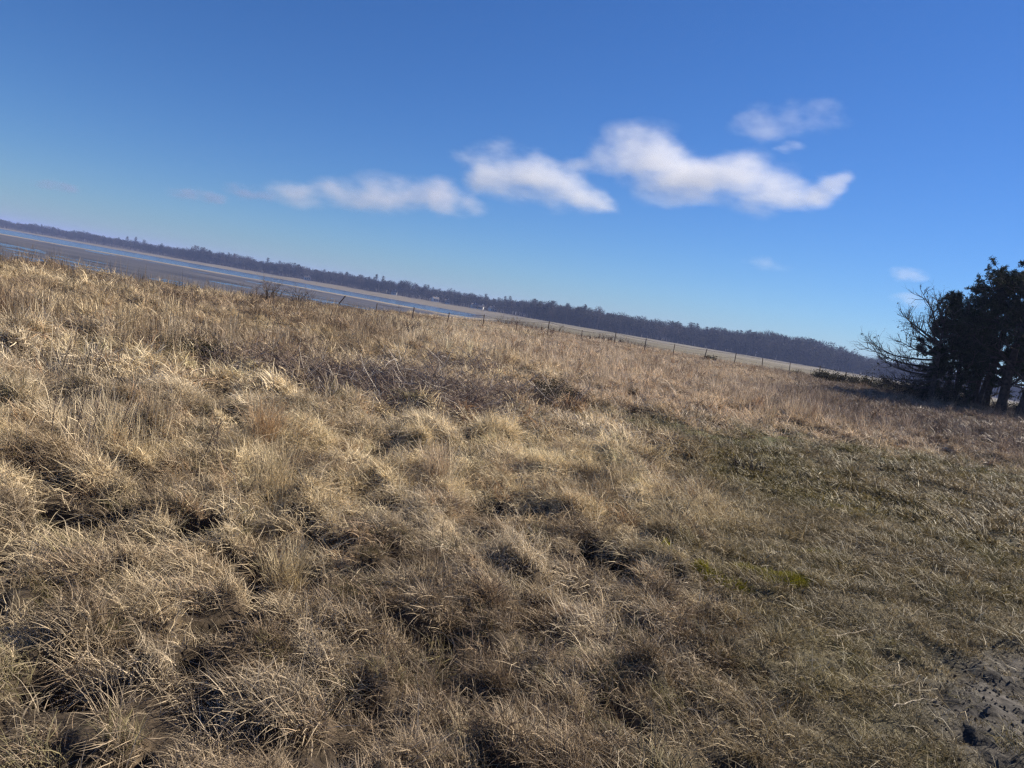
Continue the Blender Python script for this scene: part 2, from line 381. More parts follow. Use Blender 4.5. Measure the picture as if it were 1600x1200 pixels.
for D, wf, nf in ((NEAR, 1.25, 0.8), (MID, 2.4, 0.55), (FAR, 3.5, 0.45)):
    N_ = lambda n: max(10, int(n * nf))
    D['mat'] = kinds('lodged_grass', lambda s: tuft(s, N_(120), 0.14, (0.06, 0.26), (10, 82), (62, 108), 1.5, 0.0034 * wf, kink=0.10), 5)
    D['tuss'] = kinds('tussock', lambda s: tuft(s, N_(130), 0.085, (0.10, 0.32), (3, 62), (40, 115), 9, 0.0029 * wf, 6, kink=0.09), 5)
    D['tall'] = kinds('tall_grass', lambda s: tuft(s, N_(60), 0.11, (0.30, 0.72), (0, 16), (6, 42), 9, 0.0030 * wf, 5, head=True), 4)
    D['turf'] = kinds('short_turf', lambda s: tuft(s, N_(110), 0.16, (0.025, 0.10), (15, 75), (50, 110), 9, 0.0030 * wf, 4, lift=0.004), 4)
    D['weed'] = kinds('weed_stem', lambda s: tuft(s, N_(26), 0.13, (0.35, 0.85), (0, 12), (3, 26), 9, 0.0036 * wf ** 0.6, 5, M_TWIGGRASS), 3)
    D['straw'] = kinds('straw', lambda s: tuft(s, N_(26), 0.24, (0.04, 0.24), (72, 90), (86, 96), 9, 0.0031 * wf, 3, lift=0.02, kink=0.08), 3)
SRC = bpy.data.collections.new('tuft_sources')
for me in TUFTS: SRC.objects.link(bpy.data.objects.new(me.name, me))

def instancer(name, pts, rot, scl, vid, tint, src, label, cat):
    me = bpy.data.meshes.new(name); me.vertices.add(len(pts)); me.vertices.foreach_set('co', np.asarray(pts, np.float32).ravel())
    me.attributes.new('rot', 'FLOAT_VECTOR', 'POINT').data.foreach_set('vector', np.asarray(rot, np.float32).ravel())
    me.attributes.new('scl', 'FLOAT_VECTOR', 'POINT').data.foreach_set('vector', np.asarray(scl, np.float32).ravel())
    me.attributes.new('vid', 'INT', 'POINT').data.foreach_set('value', np.asarray(vid, np.int32))
    me.attributes.new('tint', 'FLOAT_COLOR', 'POINT').data.foreach_set('color', np.column_stack([tint, np.ones(len(tint))]).astype(np.float32).ravel())
    ob = put(name, me)
    g = bpy.data.node_groups.new(name + '_scatter', 'GeometryNodeTree')
    g.interface.new_socket('Geometry', in_out='INPUT', socket_type='NodeSocketGeometry'); g.interface.new_socket('Geometry', in_out='OUTPUT', socket_type='NodeSocketGeometry')
    gi = g.nodes.new('NodeGroupInput'); go = g.nodes.new('NodeGroupOutput'); ip = g.nodes.new('GeometryNodeInstanceOnPoints')
    ci = g.nodes.new('GeometryNodeCollectionInfo'); ci.inputs['Collection'].default_value = src; ci.inputs['Separate Children'].default_value = True; ci.inputs['Reset Children'].default_value = True
    def na(nm, ty):
        n = g.nodes.new('GeometryNodeInputNamedAttribute'); n.data_type = ty; n.inputs['Name'].default_value = nm; return n.outputs['Attribute']
    er = g.nodes.new('FunctionNodeEulerToRotation')
    g.links.new(na('rot', 'FLOAT_VECTOR'), er.inputs[0]); g.links.new(er.outputs[0], ip.inputs['Rotation'])
    g.links.new(na('scl', 'FLOAT_VECTOR'), ip.inputs['Scale']); g.links.new(na('vid', 'INT'), ip.inputs['Instance Index'])
    ip.inputs['Pick Instance'].default_value = True
    g.links.new(gi.outputs[0], ip.inputs['Points']); g.links.new(ci.outputs[0], ip.inputs['Instance']); g.links.new(ip.outputs[0], go.inputs[0])
    md = ob.modifiers.new('scatter', 'NODES'); md.node_group = g
    return tag(ob, label, cat, kind='stuff')

def sample(n, r0, r1, a0=-50, a1=50):
    r = np.sqrt(rng.random(n) * (r1 * r1 - r0 * r0) + r0 * r0); a = np.radians(rng.uniform(a0, a1, n))
    return r * np.sin(a), r * np.cos(a)
def euler_on_slope(x, y, phi, follow):
    e = 0.06
    gx = (full_z(x + e, y) - full_z(x - e, y)) / (2 * e); gy = (full_z(x, y + e) - full_z(x, y - e)) / (2 * e)
    sl = np.hypot(gx, gy); ang = np.arctan(sl) * follow; ux, uy = np.divide(gx, sl + 1e-9), np.divide(gy, sl + 1e-9)
    # rotation about the horizontal axis (uy,-ux)->tilt towards downhill; written out as a matrix, then XYZ euler
    kx, ky = uy, -ux; c, s = np.cos(ang), np.sin(ang)
    # axis chosen so that z tilts downhill
    kx, ky = uy, -ux
    R00 = c + kx * kx * (1 - c); R01 = kx * ky * (1 - c); R02 = ky * s
    R10 = kx * ky * (1 - c); R11 = c + ky * ky * (1 - c); R12 = -kx * s
    R20 = -ky * s; R21 = kx * s; R22 = c
    cp, sp = np.cos(phi), np.sin(phi)
    M00 = R00 * cp + R01 * sp; M10 = R10 * cp + R11 * sp; M20 = R20 * cp + R21 * sp; M21 = -R20 * sp + R21 * cp; M22 = R22
    ry = np.arcsin(np.clip(-M20, -1, 1)); rx = np.arctan2(M21, M22); rz = np.arctan2(M10, M00)
    return np.column_stack([rx, ry, rz])
STRAW = np.array([0.74, 0.61, 0.395]); PINK = np.array([0.60, 0.475, 0.345]); BROWN = np.array([0.27, 0.19, 0.12]); GREY = np.array([0.60, 0.505, 0.365])
OLIVE = np.array([0.17, 0.15, 0.06]); GREEN = np.array([0.108, 0.102, 0.034]); RUST = np.array([0.34, 0.20, 0.11]); PURP = np.array([0.20, 0.155, 0.128])
def blend(a, b, w): return a * (1 - w[:, None]) + b * w[:, None]
def grass_tint(x, y, kind):
    n = len(x); az = np.degrees(np.arctan2(x, y)); r = np.hypot(x, y)
    a = fbm(x * 0.55, y * 0.55, 71); b = fbm(x * 0.21, y * 0.21, 72); c = fbm(x * 1.7, y * 1.7, 73); u = rng.random(n)
    T = np.tile(STRAW, (n, 1))
    T = blend(T, GREY, smooth(0.40, 0.62, a) * 0.8)
    T = blend(T, PINK, smooth(-14, 4, az + (b - 0.5) * 30) * smooth(9, 15, r) * 0.85)
    T = blend(T, BROWN, np.clip(smooth(0.53, 0.70, c) * 0.65 + smooth(0.56, 0.72, b) * 0.35, 0, 0.85))
    T = blend(T, RUST, (rng.random(n) < 0.07) * 0.8)
    near = smooth(7.5, 3.0, r); T = blend(T, GREY * 0.30 + BROWN * 0.50, near * 0.68); dk = smooth(0.50, 0.66, fbm(x * 3.3, y * 3.3, 75)); T = blend(T, BROWN * 0.62, dk * 0.75 * smooth(11, 6, r))  # near grass is less strawy, and tinted darker partly for lens falloff
    turf, path, soil = zones(x, y)
    T = blend(T, np.array([0.190, 0.150, 0.082]), turf * 0.88)
    T = blend(T, OLIVE * np.array([0.88, 0.80, 0.62]), np.clip(turf * smooth(0.43, 0.62, a * 0.6 + b * 0.4 + (u - 0.5) * 0.25) * 0.85, 0, 1))
    T = blend(T, GREEN * 1.25, np.clip(path * smooth(0.32, 0.66, a * 0.5 + c * 0.5 + (u - 0.5) * 0.6) * 0.65, 0, 1))
    T = blend(T, GREEN, ((rng.random(n) < 0.05) & (r < 14)) * 0.7)
    T = blend(T, PURP, smooth(12, 24, az + (b - 0.5) * 14) * smooth(17, 24, r) * 0.82)
    T = blend(T, BROWN * 1.05, smooth(-4, -13, az) * smooth(12, 20, r) * (0.35 + 0.5 * smooth(0.4, 0.6, a)))
    if kind == 'weed': T = BROWN * 0.6 + T * 0.18
    if kind == 'straw': T = T * 0.6 + np.array([0.56, 0.47, 0.33]) * 0.42
    return np.clip(T * (0.72 + 0.5 * rng.random((n, 1))), 0.01, 0.8)
LEAN = lambda x, y: (vn(x * 0.35, y * 0.35, 81) * 2.2 + vn(x * 1.3, y * 1.3, 82) * 2.2 + 1.7)
BARE = [(-1.6, 11.2, 1.7, 1.4), (-3.6, 11.4, 1.0, 0.8), (-1.0, 17.2, 1.2, 0.7)]       # under the brushwood hardly any grass stands
def scatter(plan, name, label):
    P, Ro, S, I, T = [], [], [], [], []
    for kind, ids, n, r0, r1, s0, s1, dens, follow in plan:
        x, y = sample(n, r0, r1)
        turf, path, soil = zones(x, y); az = np.degrees(np.arctan2(x, y)); r = np.hypot(x, y)
        keep = rng.random(n) < dens(x, y, turf, path, soil, az, r)
        keep &= (x > edge_x(y) - 5) & (rng.random(n) > soil * 0.82)
        for (bx, by, ra, rb) in BARE: keep &= ~((((x - bx) / ra) ** 2 + ((y - by) / rb) ** 2 < 1) & (rng.random(n) < 0.58))
        x, y = x[keep], y[keep]
        if kind in ('mat', 'tuss', 'tall', 'turf') and r1 < 30:      # grass crowns the humps, the hollows between stay nearly bare
            hgt = relief(x, y); hk = smooth(-0.08, 0.04, hgt + (rng.random(len(x)) - 0.5) * 0.05); tu = np.maximum(*zones(x, y)[:2])
            kk = rng.random(len(x)) < np.maximum(0.25 + 0.75 * hk, tu) * (1 - (0.97 if kind != 'turf' else 0.3) * smooth(0.04, 0.3, pits(x, y)) * (1 - tu)); x, y = x[kk], y[kk]
        k = len(x)
        phi = LEAN(x, y) + rng.normal(0, 0.55, k) if kind in ('mat',) else rng.random(k) * 2 * np.pi
        P.append(np.column_stack([x, y, full_z(x, y)])); Ro.append(euler_on_slope(x, y, phi, follow))
        s = rng.uniform(s0, s1, k) * np.interp(np.hypot(x, y), [2, 8], [0.62, 1.0]); S.append(np.column_stack([s, s, s * rng.uniform(0.8, 1.25, k)]))
        I.append(rng.choice(ids, k)); T.append(grass_tint(x, y, kind))
    instancer(name, np.vstack(P), np.vstack(Ro), np.vstack(S), np.concatenate(I), np.vstack(T), SRC, label, 'grass')
    print(name, sum(len(p) for p in P))
one = lambda v: (lambda x, y, tu, pa, so, az, r: np.full_like(x, v))
rough = lambda v, lo=0.03: (lambda x, y, tu, pa, so, az, r: np.clip(v * (1 - np.maximum(tu, pa)), lo, 1))
turfy = lambda v: (lambda x, y, tu, pa, so, az, r: np.clip(v * np.maximum(tu, pa), 0, 1))
clump = lambda v, sd, lo, sc: (lambda x, y, tu, pa, so, az, r: v * smooth(lo, lo + 0.14, fbm(x * sc, y * sc, sd, 3)) * (1 - 0.97 * np.maximum(tu, pa)))
tallz = lambda x, y, tu, pa, so, az, r: np.clip(smooth(15.5, 18.5, r) * smooth(-16, -6, az) * smooth(0.34, 0.62, fbm(x * 0.45, y * 0.45, 91)), 0, 1) * (1 - np.maximum(tu, pa)) * smooth(27, 21, az)
crest = lambda x, y, tu, pa, so, az, r: np.clip(smooth(9, 14, r) * smooth(-8, -15, az) * smooth(0.36, 0.62, fbm(x * 0.35, y * 0.35, 92)) + 0.5 * smooth(20, 26, az) * smooth(20, 26, r) + 0.5 * smooth(20, 30, r) * smooth(0.55, 0.65, fbm(x * 0.2, y * 0.2, 93)), 0, 1)
scatter([('mat', NEAR['mat'], 21000, 1.3, 9.5, 0.65, 1.15, rough(0.85, 0.05), 0.8),
         ('tuss', NEAR['tuss'], 3000, 1.3, 9.5, 0.6, 1.15, rough(0.45, 0.02), 0.5),
         ('tall', NEAR['tall'], 900, 2.5, 9.5, 0.55, 0.95, clump(0.9, 94, 0.56, 0.6), 0.2),
         ('turf', NEAR['turf'], 12000, 1.3, 9.5, 0.7, 1.1, turfy(1.0), 0.9),
         ('turf', NEAR['turf'], 3000, 1.3, 9.5, 0.8, 1.5, rough(0.5), 0.9),
         ('straw', NEAR['straw'], 3600, 1.3, 9.5, 0.8, 1.3, one(0.5), 0.8)], 'foreground_grass', 'matted dry straw grass and tussocks in the foreground')
scatter([('mat', MID['mat'], 36000, 9.5, 24, 0.9, 1.5, rough(0.75, 0.06), 0.8),
         ('tuss', MID['tuss'], 9000, 9.5, 24, 0.7, 1.3, rough(0.5, 0.03), 0.5),
         ('tall', MID['tall'], 3500, 9.5, 24, 0.6, 1.0, clump(0.9, 94, 0.55, 0.5), 0.2),
         ('tall', MID['tall'], 8000, 15, 24, 0.4, 0.9, tallz, 0.25),
         ('turf', MID['turf'], 20000, 9.5, 24, 0.8, 1.3, turfy(0.9), 0.9),
         ('weed', MID['weed'], 6000, 9.5, 24, 0.5, 0.95, crest, 0.2),
         ('straw', MID['straw'], 7000, 9.5, 24, 0.8, 1.3, one(0.4), 0.8)], 'meadow_grass', 'pale dry meadow grass between the brushwood and the tall grass')
scatter([('mat', FAR['mat'], 40000, 24, 95, 1.2, 2.0, one(0.8), 0.8),
         ('tuss', FAR['tuss'], 14000, 24, 95, 1.0, 1.7, one(0.6), 0.5),
         ('tall', FAR['tall'], 8000, 24, 40, 0.4, 0.9, tallz, 0.25), ('tall', FAR['tall'], 14000, 40, 80, 0.4, 0.8, tallz, 0.25),
         ('weed', FAR['weed'], 34000, 24, 75, 0.55, 1.0, crest, 0.25)], 'distant_grass', 'tall straw and brown grass running back to the wire fence')
# moss cushions showing between the grass
px, py = [], []
for cx, cyy, ra, k in ((2.18, 5.45, 0.11, 34), (2.02, 5.6, 0.05, 7), (1.27, 7.97, 0.08, 18), (1.58, 5.32, 0.06, 9), (1.75, 5.1, 0.04, 5), (1.4, 5.55, 0.05, 6), (2.9, 6.6, 0.05, 6), (3.9, 8.6, 0.12, 14), (-2.9, 15.5, 0.25, 40), (-4.8, 28.2, 0.7, 90)):
    for i in range(k):
        a = random.random() * 6.28; q = ra * math.sqrt(random.random()); px.append(cx + q * math.cos(a) * 1.5); py.append(cyy + q * math.sin(a))
px, py = np.array(px), np.array(py); k = len(px)
MO = bpy.data.collections.new('moss_sources')
mo = tuft('moss_cushion', 160, 0.06, (0.015, 0.05), (0, 60), (20, 90), 9, 0.004, 3, M_MOSS, lift=0.003); MO.objects.link(bpy.data.objects.new('moss_cushion', mo))
instancer('moss', np.column_stack([px, py, full_z(px, py) + 0.015]), euler_on_slope(px, py, rng.random(k) * 6, 0.9), np.repeat(rng.uniform(0.9, 1.6, k)[:, None], 3, 1), np.zeros(k), np.array([[0.22, 0.20, 0.022]]) * rng.uniform(0.6, 1.2, (k, 1)), MO, 'yellow green moss cushions showing between the dry grass', 'moss')

# crumbs and pebbles on the bare soil
cr = MB(); rg = random.Random(9)
cx = np.array([rg.gauss(3.05, 0.85) for _ in range(1500)]); cyy = np.array([rg.gauss(3.95, 0.85) for _ in range(1500)]); so = zones(cx, cyy)[2]; cz = full_z(cx, cyy)
for x, y, z, w_ in zip(cx, cyy, cz, so):
    if w_ < 0.25: continue
    q = rg.uniform(0.004, 0.013) * (2.0 if rg.random() < 0.06 else 1); M = Matrix.Rotation(rg.uniform(0, 6), 3, 'Z') @ Matrix.Rotation(rg.uniform(0, 6), 3, 'X')
    b = len(cr.v)
    for v in ((1, 0, 0), (-1, 0, 0), (0, 1, 0), (0, -1, 0), (0, 0, 1), (0, 0, -1)):
        v = M @ (Vector(v) * q * rg.uniform(.6, 1.1)); cr.v.append((x + v.x, y + v.y, z + v.z + q * .3))
    for f in ((0, 2, 4), (2, 1, 4), (1, 3, 4), (3, 0, 4), (2, 0, 5), (1, 2, 5), (3, 1, 5), (0, 3, 5)): cr.f.append(tuple(b + i for i in f))
o = put('soil_crumbs', cr.mesh('soil_crumbs', simple('soil_crumb', (0.045, 0.039, 0.034), (0.12, 0.105, 0.09), 9, 0.95, 0.3))); tag(o, 'crumbs and pebbles scattered on the bare grey soil', 'soil', kind='stuff')

# ------------------------------------------------------------------ fence along the far edge of the meadow
fence = empty('wire_fence', (-10.1, 53, bz(-10.1, 53))); tag(fence, 'post and wire fence running across the meadow before the tidal flat', 'fence')
fo = Vector(fence.location); fa = np.array([-10.1, 53.0]); fd = np.array([0.971, 0.239]); post_tops = []
pmb = MB(); pmb.tube([(0, 0, -0.3), (0, 0, 0.4), (0.01, 0, 1.10), (0.01, 0, 1.12)], [0.036, 0.036, 0.033, 0.024], 7); post_me = pmb.mesh('post', M_WOOD)
for i in range(-1, 21):
    q = fa + fd * 2.5 * i + np.array([random.uniform(-.12, .12), random.uniform(-.15, .15)])
    if i == -1: q = fa + np.array([-2.5, -1.2])
    z = gz(*q); po = put('post', post_me, parent=fence, loc=Vector((q[0], q[1], z)) - fo)
    sc = random.uniform(0.88, 1.08); po.scale = (random.uniform(.8, 1.25), random.uniform(.8, 1.25), sc)
    lean = random.gauss(0, 0.055) if i >= 0 else 0.52
    po.rotation_euler = (random.uniform(-0.04, 0.04), lean, random.uniform(0, 3)) if i >= 0 else (0, lean, 0)
    po.rotation_mode = 'XYZ'
    if i < 0: po['label'] = 'post leaning far over'
    else: post_tops.append(Vector((q[0] + math.sin(lean) * sc * 0.9, q[1], z + sc * 1.10)))
po = put('post', post_me, parent=fence, loc=Vector((1.0 - 0.5, 55.6, gz(0.5, 55.6))) - fo); po.scale = (1.1, 1.1, 0.45); po['label'] = 'short stump of a post'
for hgt in (0.06, 0.40, 0.75):
    wb = MB()
    for a, b in zip(post_tops[:-1], post_tops[1:]):
        pts = [a.lerp(b, t) - fo - Vector((0, 0, hgt + 0.05 * 4 * t * (1 - t))) + Vector((0, -0.05, 0)) for t in (0, 0.25, 0.5, 0.75, 1)]
        wb.tube(pts, [0.011 if hgt < 0.1 else 0.008] * 5, 4)
    put('wire', wb.mesh('wire', M_WIRE), parent=fence)

# ------------------------------------------------------------------ branching growth
def grow(mb, tips, p, d, ln, rad, depth, rg, droop=0.0, split=(2, 3), wig=0.25, seg=4, sides=5, ang=(0.35, 0.75), shrink=(0.55, 0.8), up=0.05, rmin=0.0):
    pts = [Vector(p)]; rads = [rad]; d = Vector(d).normalized()
    for i in range(seg):
        d = (d + Vector((rg.gauss(0, wig), rg.gauss(0, wig), rg.gauss(0, wig) + up - droop)) * 0.5).normalized()
        pts.append(pts[-1] + d * ln / seg); rads.append(rad * (1 - 0.45 * (i + 1) / seg))
    mb.tube(pts, rads, sides, cap=depth == 0)
    if depth == 0: tips.append((pts[-1], d)); return pts
    if depth <= 1: tips.append((pts[seg // 2 + 1], d))
    for k in range(rg.randint(*split)):
        i = rg.randint(max(1, seg // 2), seg); ax = d.orthogonal().normalized(); ax.rotate(Matrix.Rotation(rg.uniform(0, 6.28), 3, d))
        nd = d.copy(); nd.rotate(Matrix.Rotation(rg.uniform(*ang), 3, ax))
        grow(mb, tips, pts[i], nd, ln * rg.uniform(*shrink), max(rmin, rads[i] * 0.68), depth - 1, rg, droop, split, wig, max(2, seg - 1), max(3, sides - 1), ang, shrink, up, rmin)
    return pts
def needle_clump(mb, c, d, size, n, rg):
    for k in range(n):
        a = Vector((rg.gauss(0, 1), rg.gauss(0, 1), rg.gauss(0, 1) + 0.35)) + d * 0.5; a.normalize()
        s = a.orthogonal().normalized(); s.rotate(Matrix.Rotation(rg.uniform(0, 6.28), 3, a))
        b = c + Vector((rg.gauss(0, .3), rg.gauss(0, .3), rg.gauss(0, .22))) * size * 0.8
        mb.tri(b - s * 0.026, b + s * 0.026, b + a * size * rg.uniform(0.5, 0.95))

def pine(loc, h, lean, seed, label, side=(0, 0), thick=0.2, low=0.28, wide=0.42, nl=17):
    nl = int(nl * 1.9); low *= 0.6; rg = random.Random(seed); root = empty('pine_tree', loc); tag(root, label, 'tree', 'pines at the edge of the meadow')
    tb = MB(); lb = MB(); nb = MB(); tips = []
    pts = []; rads = []; n = 9; wob = Vector((0, 0, 0))
    for i in range(n + 1):
        t = i / n; wob += Vector((rg.gauss(0, 0.09), rg.gauss(0, 0.09), 0)) * h * 0.12
        pts.append(Vector((lean[0] * h * t ** 1.2, lean[1] * h * t, h * t - 0.15)) + wob * t); rads.append(thick * (1.25 if i == 0 else 1.0) * (1 - 0.85 * t))
    tb.tube(pts, rads, 9)
    for k in range(nl):
        t = low + (0.97 - low) * (k + rg.random() * 0.6) / nl; f = t * n; i = int(f); p = pts[i].lerp(pts[min(i + 1, n)], f - i)
        a = rg.uniform(0, 6.28); out = Vector((math.cos(a) + side[0], math.sin(a) + side[1], 0)).normalized()
        ln = h * wide * (1.0 - 0.62 * max(0, (t - 0.45) / 0.55)) * rg.uniform(0.6, 1.05)
        grow(lb, tips, p, out + Vector((0, 0, rg.uniform(0.0, 0.7))), ln * 0.62, max(0.02, thick * 0.32 * (1.1 - t)), 3, rg, split=(2, 3), wig=0.32, up=0.12, sides=5, shrink=(0.45, 0.72), rmin=0.018)
    tips.append((pts[-1], Vector((0, 0, 1))))
    for p, d in tips:
        if rg.random() < 0.92: needle_clump(nb, p, d, rg.uniform(0.19, 0.33), 20, rg)
        if rg.random() < 0.5: needle_clump(nb, p - d * 0.25 + Vector((rg.gauss(0, .1), rg.gauss(0, .1), rg.gauss(0, .1))), d, 0.24, 12, rg)
    put('trunk', tb.mesh('trunk', M_BARK, True), parent=root); put('branches', lb.mesh('branches', M_BARK), parent=root); put('crown', nb.mesh('crown', M_NEEDLE), parent=root)
    return root, len(nb.f)
def ground_at(az, d):
    x, y = at(az, d); return (x, y, gz(x, y))
PINES = [(32.25, 52.0, 8.9, (-0.03, 0.0), 0.29, 'thick trunked dark pine, tallest crown of the grove at the meadow edge', 0.30, 0.40, 20),
         (33.35, 51.0, 9.2, (0.10, 0.02), 0.30, 'dark pine with a stout trunk tilting outwards at the picture edge', 0.34, 0.40, 20),
         (29.75, 52.5, 6.6, (-0.06, 0.05), 0.17, 'slim dark pine with a pale streak on its trunk beside leaning stems', 0.26, 0.42, 15),
         (30.35, 53.5, 7.6, (0.13, 0.0), 0.17, 'dark pine with a slanting stem next to the pale streaked trunk', 0.32, 0.38, 14),
         (30.95, 54.5, 8.2, (0.16, 0.02), 0.16, 'dark pine with the most slanting stem in the middle of the grove', 0.34, 0.36, 14),
         (29.15, 53.0, 5.4, (0.0, 0.0), 0.14, 'shorter dark pine right behind the bare spreading conifer', 0.18, 0.44, 15),
         (30.7, 56.0, 8.1, (0.0, 0.0), 0.2, 'dark pine behind the slanting stems, crown level with theirs', 0.2, 0.46, 18),
         (31.4, 57.0, 8.6, (0.0, 0.0), 0.22, 'dark pine filling the back of the grove behind the stout trunks', 0.16, 0.44, 18),
         (34.2, 58.0, 8.6, (0.0, 0.0), 0.22, 'dark pine at the back of the grove by the picture edge', 0.16, 0.44, 18),
         (35.4, 53.0, 9.4, (0.02, 0.0), 0.28, 'dark pine whose crown just enters at the picture edge', 0.25, 0.40, 18)]
for i, (az, d, h, lean, th, lab, low, wide, nl) in enumerate(PINES):
    r_, nf = pine(ground_at(az, d), h, lean, 100 + i, lab, side=((0.25, 0) if az < 29.5 else (0, 0)), thick=th, low=low, wide=wide, nl=nl)
# pale streak of stripped bark on one stem
pine_slim = bpy.data.objects['pine_tree.002']
sb = MB(); sb.tube([(0.02, -0.19, 0.15), (0.0, -0.17, 0.8), (-0.08, -0.11, 1.5), (-0.12, -0.08, 2.0)], [0.03, 0.035, 0.03, 0.015], 6)
put('bark_scar', sb.mesh('bark_scar', simple('stripped_wood', (0.30, 0.25, 0.2), (0.45, 0.39, 0.32), 8)), parent=pine_slim)

# the nearly bare conifer reaching out over the meadow
def bare_conifer(loc, h):
    rg = random.Random(42); root = empty('bare_conifer', loc); tag(root, 'nearly bare conifer with long branches sweeping out over the meadow', 'tree')
    tb = MB(); bb = MB(); tw = MB(); tips = []
    pts = [Vector((-0.04 * h * (i / 7) + rg.gauss(0, .04), rg.gauss(0, .04), h * i / 7 - 0.15)) for i in range(8)]
    tb.tube(pts, [0.17 * (1 - 0.8 * i / 7) for i in range(8)], 8)
    for k, (t, ln, el) in enumerate([(0.20, 3.0, -.10), (0.27, 4.0, -0.05), (0.33, 4.4, 0.02), (0.40, 4.3, 0.08), (0.47, 4.2, 0.15), (0.54, 4.3, 0.26), (0.61, 4.0, 0.36), (0.67, 3.7, 0.46), (0.74, 3.3, 0.6), (0.82, 2.4, .8), (0.36, 3.4, 0.1), (0.5, 3.2, 0.2), (0.64, 3.0, .4)]):
        f = t * 7; i = int(f); p = pts[i].lerp(pts[min(i + 1, 7)], f - i)
        a = math.pi + rg.uniform(-0.3, 0.45) + 0.25; d = Vector((math.cos(a), math.sin(a), el - 0.25)).normalized(); q = [p]; n = 9
        for s in range(n):
            d = (d + Vector((rg.gauss(0, .10), rg.gauss(0, .10), 0.045 + rg.gauss(0, .05)))).normalized(); q.append(q[-1] + d * ln * 0.92 / n)
        rad = [0.075 * (1 - 0.78 * s / n) for s in range(n + 1)]; bb.tube(q, rad, 5)
        for s in range(3, n + 1):
            for e in range(3):
                dd = (q[s] - q[s - 1]).normalized(); ax = dd.orthogonal(); ax.rotate(Matrix.Rotation(rg.uniform(0, 6.28), 3, dd)); nd = dd.copy(); nd.rotate(Matrix.Rotation(rg.uniform(0.35, 0.9), 3, ax))
                grow(tw, tips, q[s], nd + Vector((0, 0, .15)), rg.uniform(0.35, 0.8), 0.021, 2, rg, split=(2, 3), wig=0.35, seg=3, sides=3, up=0.15)
    for k in range(10):
        t = rg.uniform(0.35, 0.98); f = t * 7; i = int(f); p = pts[i].lerp(pts[min(i + 1, 7)], f - i); a = rg.uniform(-1.5, 1.5)
        grow(tw, tips, p, (math.cos(a), math.sin(a), .3), 0.9, 0.035, 3, rg, wig=0.3, sides=4)
    nb = MB()
    for p, d in tips:
        if rg.random() < 0.05: needle_clump(nb, p, d, 0.12, 5, rg)
    put('trunk', tb.mesh('trunk', M_BARK, True), parent=root); put('branches', bb.mesh('branches', M_DEAD), parent=root)
    put('twigs', tw.mesh('twigs', M_DEAD), parent=root); put('crown', nb.mesh('crown', M_NEEDLE), parent=root)
bare_conifer(ground_at(28.35, 51.0), 6.0)

# ------------------------------------------------------------------ shrubs, brambles, brushwood
def bush(name, loc, w, dpt, h, seed, label, cat, group=None, stems=16, twig=M_SHRUB, leaf=None, leaves=0, depth=3, rad=0.02, lsize=0.06, up=0.1):
    rg = random.Random(seed); root = empty(name, loc); tag(root, label, cat, group)
    tb = MB(); tips = []
    for k in range(stems):
        a = rg.uniform(0, 6.28); q = math.sqrt(rg.random()); b = Vector((math.cos(a) * q * w * 0.45, math.sin(a) * q * dpt * 0.45, -0.05))
        d = Vector((b.x / w * 0.9 + rg.gauss(0, .3), b.y / max(dpt, 0.1) * 0.9 + rg.gauss(0, .3), 1.0))
        grow(tb, tips, b, d, h * rg.uniform(0.42, 0.62), rad * rg.uniform(0.7, 1.2), depth, rg, split=(2, 3), wig=0.35, seg=3, sides=4, up=up)
    put('branches', tb.mesh('branches', twig), parent=root)
    if leaf:
        lb = MB()
        for p, d in tips:
            for k in range(leaves):
                c = p + Vector((rg.gauss(0, .11), rg.gauss(0, .11), rg.gauss(0, .09))); a = Vector((rg.gauss(0, 1), rg.gauss(0, 1), rg.gauss(0, 1))).normalized(); s = a.orthogonal().normalized() * lsize * 0.5
                lb.quad(c - a * lsize, c - s, c + a * lsize, c + s)
        put('foliage', lb.mesh('foliage', leaf), parent=root)
    return root
# bushes standing on the crest against the water
bush('hawthorn_bush', ground_at(-18.0, 44), 0.9, 0.6, 1.35, 201, 'leafless dark hawthorn bush on the crest in front of the water', 'bush', stems=12, rad=0.03)
bush('hawthorn_bush', ground_at(-16.2, 45), 0.8, 0.6, 1.5, 202, 'leafless dark hawthorn bush with the highest twigs against the tidal channel', 'bush', stems=10, rad=0.03)
bush('hawthorn_bush', ground_at(-19.6, 42), 0.9, 0.6, 1.0, 203, 'low leafless bush at the seaward end of the crest bushes', 'bush', stems=12, rad=0.025)
# dark shrubs in the middle of the meadow, some only standing in for shaded holes
bush('heather_shrub', ground_at(-8.9, 27.0), 2.2, 1.0, 0.85, 204, 'wide grey brown shrub with a dark hollow below the leaning fence post', 'shrub', stems=40, rad=0.014)
bush('heather_shrub', ground_at(-11.6, 25.2), 0.6, 0.4, 0.3, 205, 'small dark shrub in the hollow beside the wide grey shrub', 'shrub', stems=20, twig=M_SHRUB, leaf=M_DARKLEAF, leaves=14, rad=0.009, lsize=0.018)
bush('heather_shrub', ground_at(-5.2, 22.0), 2.0, 0.8, 0.55, 206, 'low grey brown shrub behind the heap of brushwood', 'shrub', stems=32, rad=0.012)
bush('heather_shrub', ground_at(0.6, 19.5), 1.5, 0.7, 0.5, 207, 'low reddish brown shrub before the tall pale grass', 'shrub', stems=26, twig=M_RUST, rad=0.011)
bush('heather_shrub', ground_at(4.0, 24.0), 2.0, 0.8, 0.6, 208, 'wide reddish brown shrub inside the tall pale grass', 'shrub', stems=30, twig=M_RUST, rad=0.012)
bush('heather_shrub', ground_at(3.6, 13.9), 0.75, 0.45, 0.42, 209, 'dark low clump standing in for the shaded hole at the end of the mossy path', 'shrub', stems=26, leaf=M_DARKLEAF, leaves=9, rad=0.009, lsize=0.013)  # added clump, its dark leaves stand for the shade in a hole
